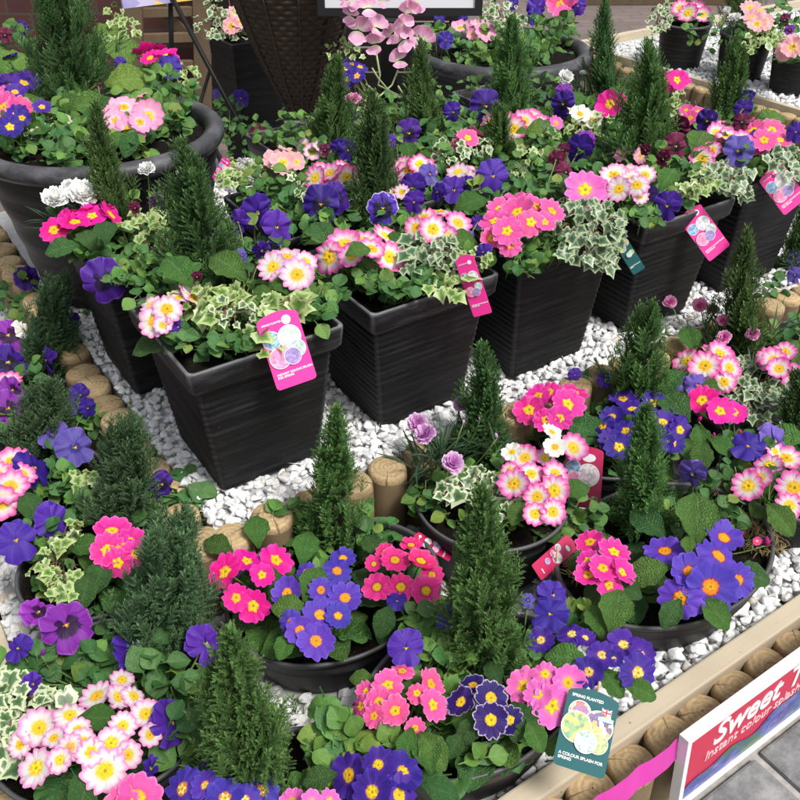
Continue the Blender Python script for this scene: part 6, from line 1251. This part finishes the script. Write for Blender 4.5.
# ------------------------------------------------------------ plant tags
def plant_tag(label, TL, TR, BR, BL, o, n, face, kind, flag=False):
    """card through four view points on the plane (o, n)"""
    n = Vector(n).normalized(); tl, tr, br, bl = (Ppl(*q, o, n) for q in (TL, TR, BR, BL))
    c = (tl + tr + br + bl) / 4; yx = ((tl + tr) - (bl + br)); h = yx.length / 2; y = yx.normalized(); x = y.cross(n).normalized(); w = ((tr - tl).length + (br - bl).length) / 2
    if x.dot(tr - tl) < 0: x = -x
    z = x.cross(y); rot = Matrix((x, y, z)).transposed()
    t = thing('plant_tag', label, 'plant tag', c); t.rotation_euler = rot.to_euler(); W2, H2 = w / 2, h / 2; r = w * 0.09
    out = []
    for cx, cy, a0 in ((W2 - r, -H2 + r, -90), (W2 - r, H2 - r, 0)):
        out += [(cx + r * math.cos(R(a0 + i * 22.5)), cy + r * math.sin(R(a0 + i * 22.5))) for i in range(5)]
    out += [(W2 * (1 - i / 4) * .9, H2 + h * 0.05 * math.sin(math.pi * (i / 8 + .0)) ) for i in range(1, 8)]
    for cx, cy, a0 in ((-W2 + r, H2 - r, 90), (-W2 + r, -H2 + r, 180)):
        out += [(cx + r * math.cos(R(a0 + i * 22.5)), cy + r * math.sin(R(a0 + i * 22.5))) for i in range(5)]
    th = 0.0012; m = len(out)
    def warp(px, py): return 0.04 * w * (px / W2) ** 2 + 0.05 * h * (py / H2) ** 2 * .5
    bm = bmesh.new(); f = bm.faces.new([bm.verts.new((a, b, 0)) for a, b in out]); e = bmesh.ops.extrude_face_region(bm, geom=[f]); bmesh.ops.translate(bm, vec=(0, 0, -th), verts=[v for v in e['geom'] if isinstance(v, bmesh.types.BMVert)]); bmesh.ops.recalc_face_normals(bm, faces=bm.faces)
    mb = MB(); add_bm(mb, bm); mb.obj('card', face, t, smooth=False)
    def disc(cx, cy, rr, mat, lay, ring=True):
        for q, mm, zz in ((1.0, 'letter_white', 0.0003), (0.93, mat, 0.0006)):
            mb = MB(); V = [(cx * W2, cy * H2, zz + lay * 0.0007)] + [(cx * W2 + rr * W2 * q * math.cos(a), cy * H2 + rr * W2 * q * math.sin(a), zz + lay * 0.0007) for a in np.linspace(0, 6.283, 25)[:-1]]
            mb.add(V, np.array([[0, 1 + i, 1 + (i + 1) % 24] for i in range(24)]))
            if q == 1.0: base = mb.obj('printed_picture', mm, t, smooth=False)
            else: mb.obj('picture', mat, base, smooth=False)
    if kind == 'teal':
        disc(-.40, .46, .44, 'print_red_violet', 0); disc(.38, .22, .60, 'print_pansies', 1); disc(-.40, .06, .60, 'print_yellow_green', 2); disc(.50, -.20, .40, 'print_lime', 3); disc(.05, -.24, .44, 'print_silver', 4)
        link('lettering', text_mesh('SPRING PLANTED', w * .078, 'letter_white', extrude=.0002, bold=.00015), t, (-W2 * .82, H2 * .82, .0005))
        link('lettering', text_mesh('A COLOUR SPLASH FOR\nSPRING', w * .078, 'letter_white', extrude=.0002, bold=.00015), t, (-W2 * .86, -H2 * .70, .0005))
        fx, fy, fw, fh = W2 * .60, H2 * .62, w * .20, w * .13; fb = MB(); box(fb, (fx, fy, .0004), (fw, fh, .0006)); fo = fb.obj('flag_emblem', 'flag_blue', t, smooth=False)
        for a in (34, -34): q = MB(); box(q, (fx, fy, .0009), (fw * 1.14, fh * .22, .0003), Matrix.Rotation(R(a), 3, 'Z')); q.obj('flag_bar', 'letter_white', fo, smooth=False)
        q = MB(); box(q, (fx, fy, .0012), (fw, fh * .36, .0002)); box(q, (fx, fy, .00125), (fw * .24, fh, .0002)); q.obj('flag_bar', 'letter_white', fo, smooth=False)
        q = MB(); box(q, (fx, fy, .0015), (fw, fh * .20, .0002)); box(q, (fx, fy, .00155), (fw * .13, fh, .0002)); q.obj('flag_bar', 'flag_red', fo, smooth=False)
        q = MB(); box(q, (W2 * .62, H2 * .43, .0022), (w * .30, h * .05, .0003)); q.obj('printed_strip', 'print_pale', t, smooth=False)
    elif kind == 'pink':
        disc(-.55, .38, .44, 'print_sky', 0); disc(.30, .35, .56, 'print_white_pink', 1); disc(.50, -.02, .42, 'print_silver', 2); disc(-.42, -.14, .52, 'print_rose', 3); disc(.18, -.18, .42, 'print_violet', 4); disc(.38, .82, .22, 'letter_white', 0)
        link('lettering', text_mesh('INSTANT COLOUR SPLASH\nFOR SPRING', w * .072, 'letter_white', extrude=.0002, bold=.00015), t, (-W2 * .80, -H2 * .62, .0005))
        link('lettering', text_mesh('SPRING PLANTED', w * .06, 'letter_white', extrude=.0002, bold=.0001), t, (-W2 * .82, H2 * .80, .0005))
    else:
        disc(.25, .1, .62, 'print_white_pink', 0); disc(-.55, .35, .40, 'print_sky', 1); disc(-.2, -.35, .34, 'print_violet', 2); disc(-.5, .0, .34, 'print_rose', 3)
        mb = MB(); V = [(W2 * .25, H2 * .70, .0005)] + [(W2 * .25 + W2 * .36 * math.cos(a), H2 * .70 + W2 * .22 * math.sin(a), .0005) for a in np.linspace(0, 6.283, 25)[:-1]]; mb.add(V, np.array([[0, 1 + i, 1 + (i + 1) % 24] for i in range(24)])); mb.obj('printed_badge', 'letter_white', t, smooth=False)
        link('lettering', text_mesh('SPRING', w * .09, 'letter_white', extrude=.0002, bold=.00015), t, (0, -H2 * .75, .0005))
    return t
def hang(v, lean=8): return (0, v, 0.26), (0, -math.cos(R(lean)), math.sin(R(lean)))
o, n = hang(-0.062, 14); o = Pv(288, 352, -0.068); n = Vector(n) * .6 + tocam(o) * .6; plant_tag('pink plant tag hanging on the corner planter below yellow green ivy', (255, 318), (297, 313), (317, 376), (278, 393), o, n, 'tag_pink', 'pink')
pt = Pv(472, 290, -0.075); plant_tag('pink plant tag seen edge on at the second front row planter', (456, 262), (472, 254), (490, 308), (476, 322), pt, (-0.80, -0.58, 0.2), 'tag_pink', 'pink')
o, n = hang(-0.072, 14); o = Pv(705, 232, -0.075); n = Vector(n) * .5 + tocam(o) * .7; plant_tag('pink plant tag on the silvery rim, left of the two at the right', (679, 218), (700, 206), (733, 247), (707, 260), o, n, 'tag_pink', 'pink')
o, n = hang(-0.050, 14); o = Pv(785, 190, -0.065); n = Vector(n) * .5 + tocam(o) * .7; plant_tag('pink plant tag cut by the right edge', (758, 178), (782, 165), (810, 200), (782, 213), o, n, 'tag_pink', 'pink')
pt = Pv(625, 252, -0.085); plant_tag('narrow teal plant tag hanging below the trailing grey ivy', (606, 228), (616, 224), (645, 265), (634, 278), pt, (-0.62, -0.75, 0.2), 'tag_teal', 'teal')
pt = P(587, 735, 0.015); plant_tag('teal plant tag with small flag leaning at the front rail', (569, 686), (620, 703), (604, 777), (552, 766), pt, (tocam(pt) * .8 + UP * .15), 'tag_teal', 'teal')
pt = P(590, 475, 0.0); plant_tag('dark rose plant tag standing behind the pink and white primroses', (566, 446), (604, 452), (600, 507), (562, 506), pt, (tocam(pt) * .9 + Vector((-.1, 0, 0))), 'tag_rose', 'rose')
pt = P(430, 545, -0.05); plant_tag('rose plant tag lying flat before the lilac dianthus bowl', (412, 540), (420, 533), (455, 552), (448, 561), pt, (0.1, -0.35, 0.9), 'tag_rose', 'pink')
pt = P(553, 553, -0.03); plant_tag('rose plant tag lying on the bowl rim right of the bushy conifer', (566, 538), (577, 546), (546, 576), (527, 570), pt, (0.0, -0.7, 0.7), 'tag_rose', 'rose')
pt = P(221, 171, 0.36); plant_tag('tiny pink plant tag on a stick behind the bushy dark conifer', (223, 158), (230, 162), (221, 178), (211, 183), pt, (tocam(pt) + Vector((-.6, .1, 0))), 'tag_pink', 'pink')
def peg(label, x, y, z):
    c = P(x, y, z); mb = MB(); tube(mb, [(0, 0, -0.05), (0, 0, 0.018)], 0.0022, 6); tag(mb.obj('wooden_stick', 'wood_stick', None, c), label, 'stick')
peg('thin wooden stick through the top of the teal tag', 598, 690, 0.02)
peg('thin wooden stick beside the tag on the bowl rim', 557, 553, -0.02)
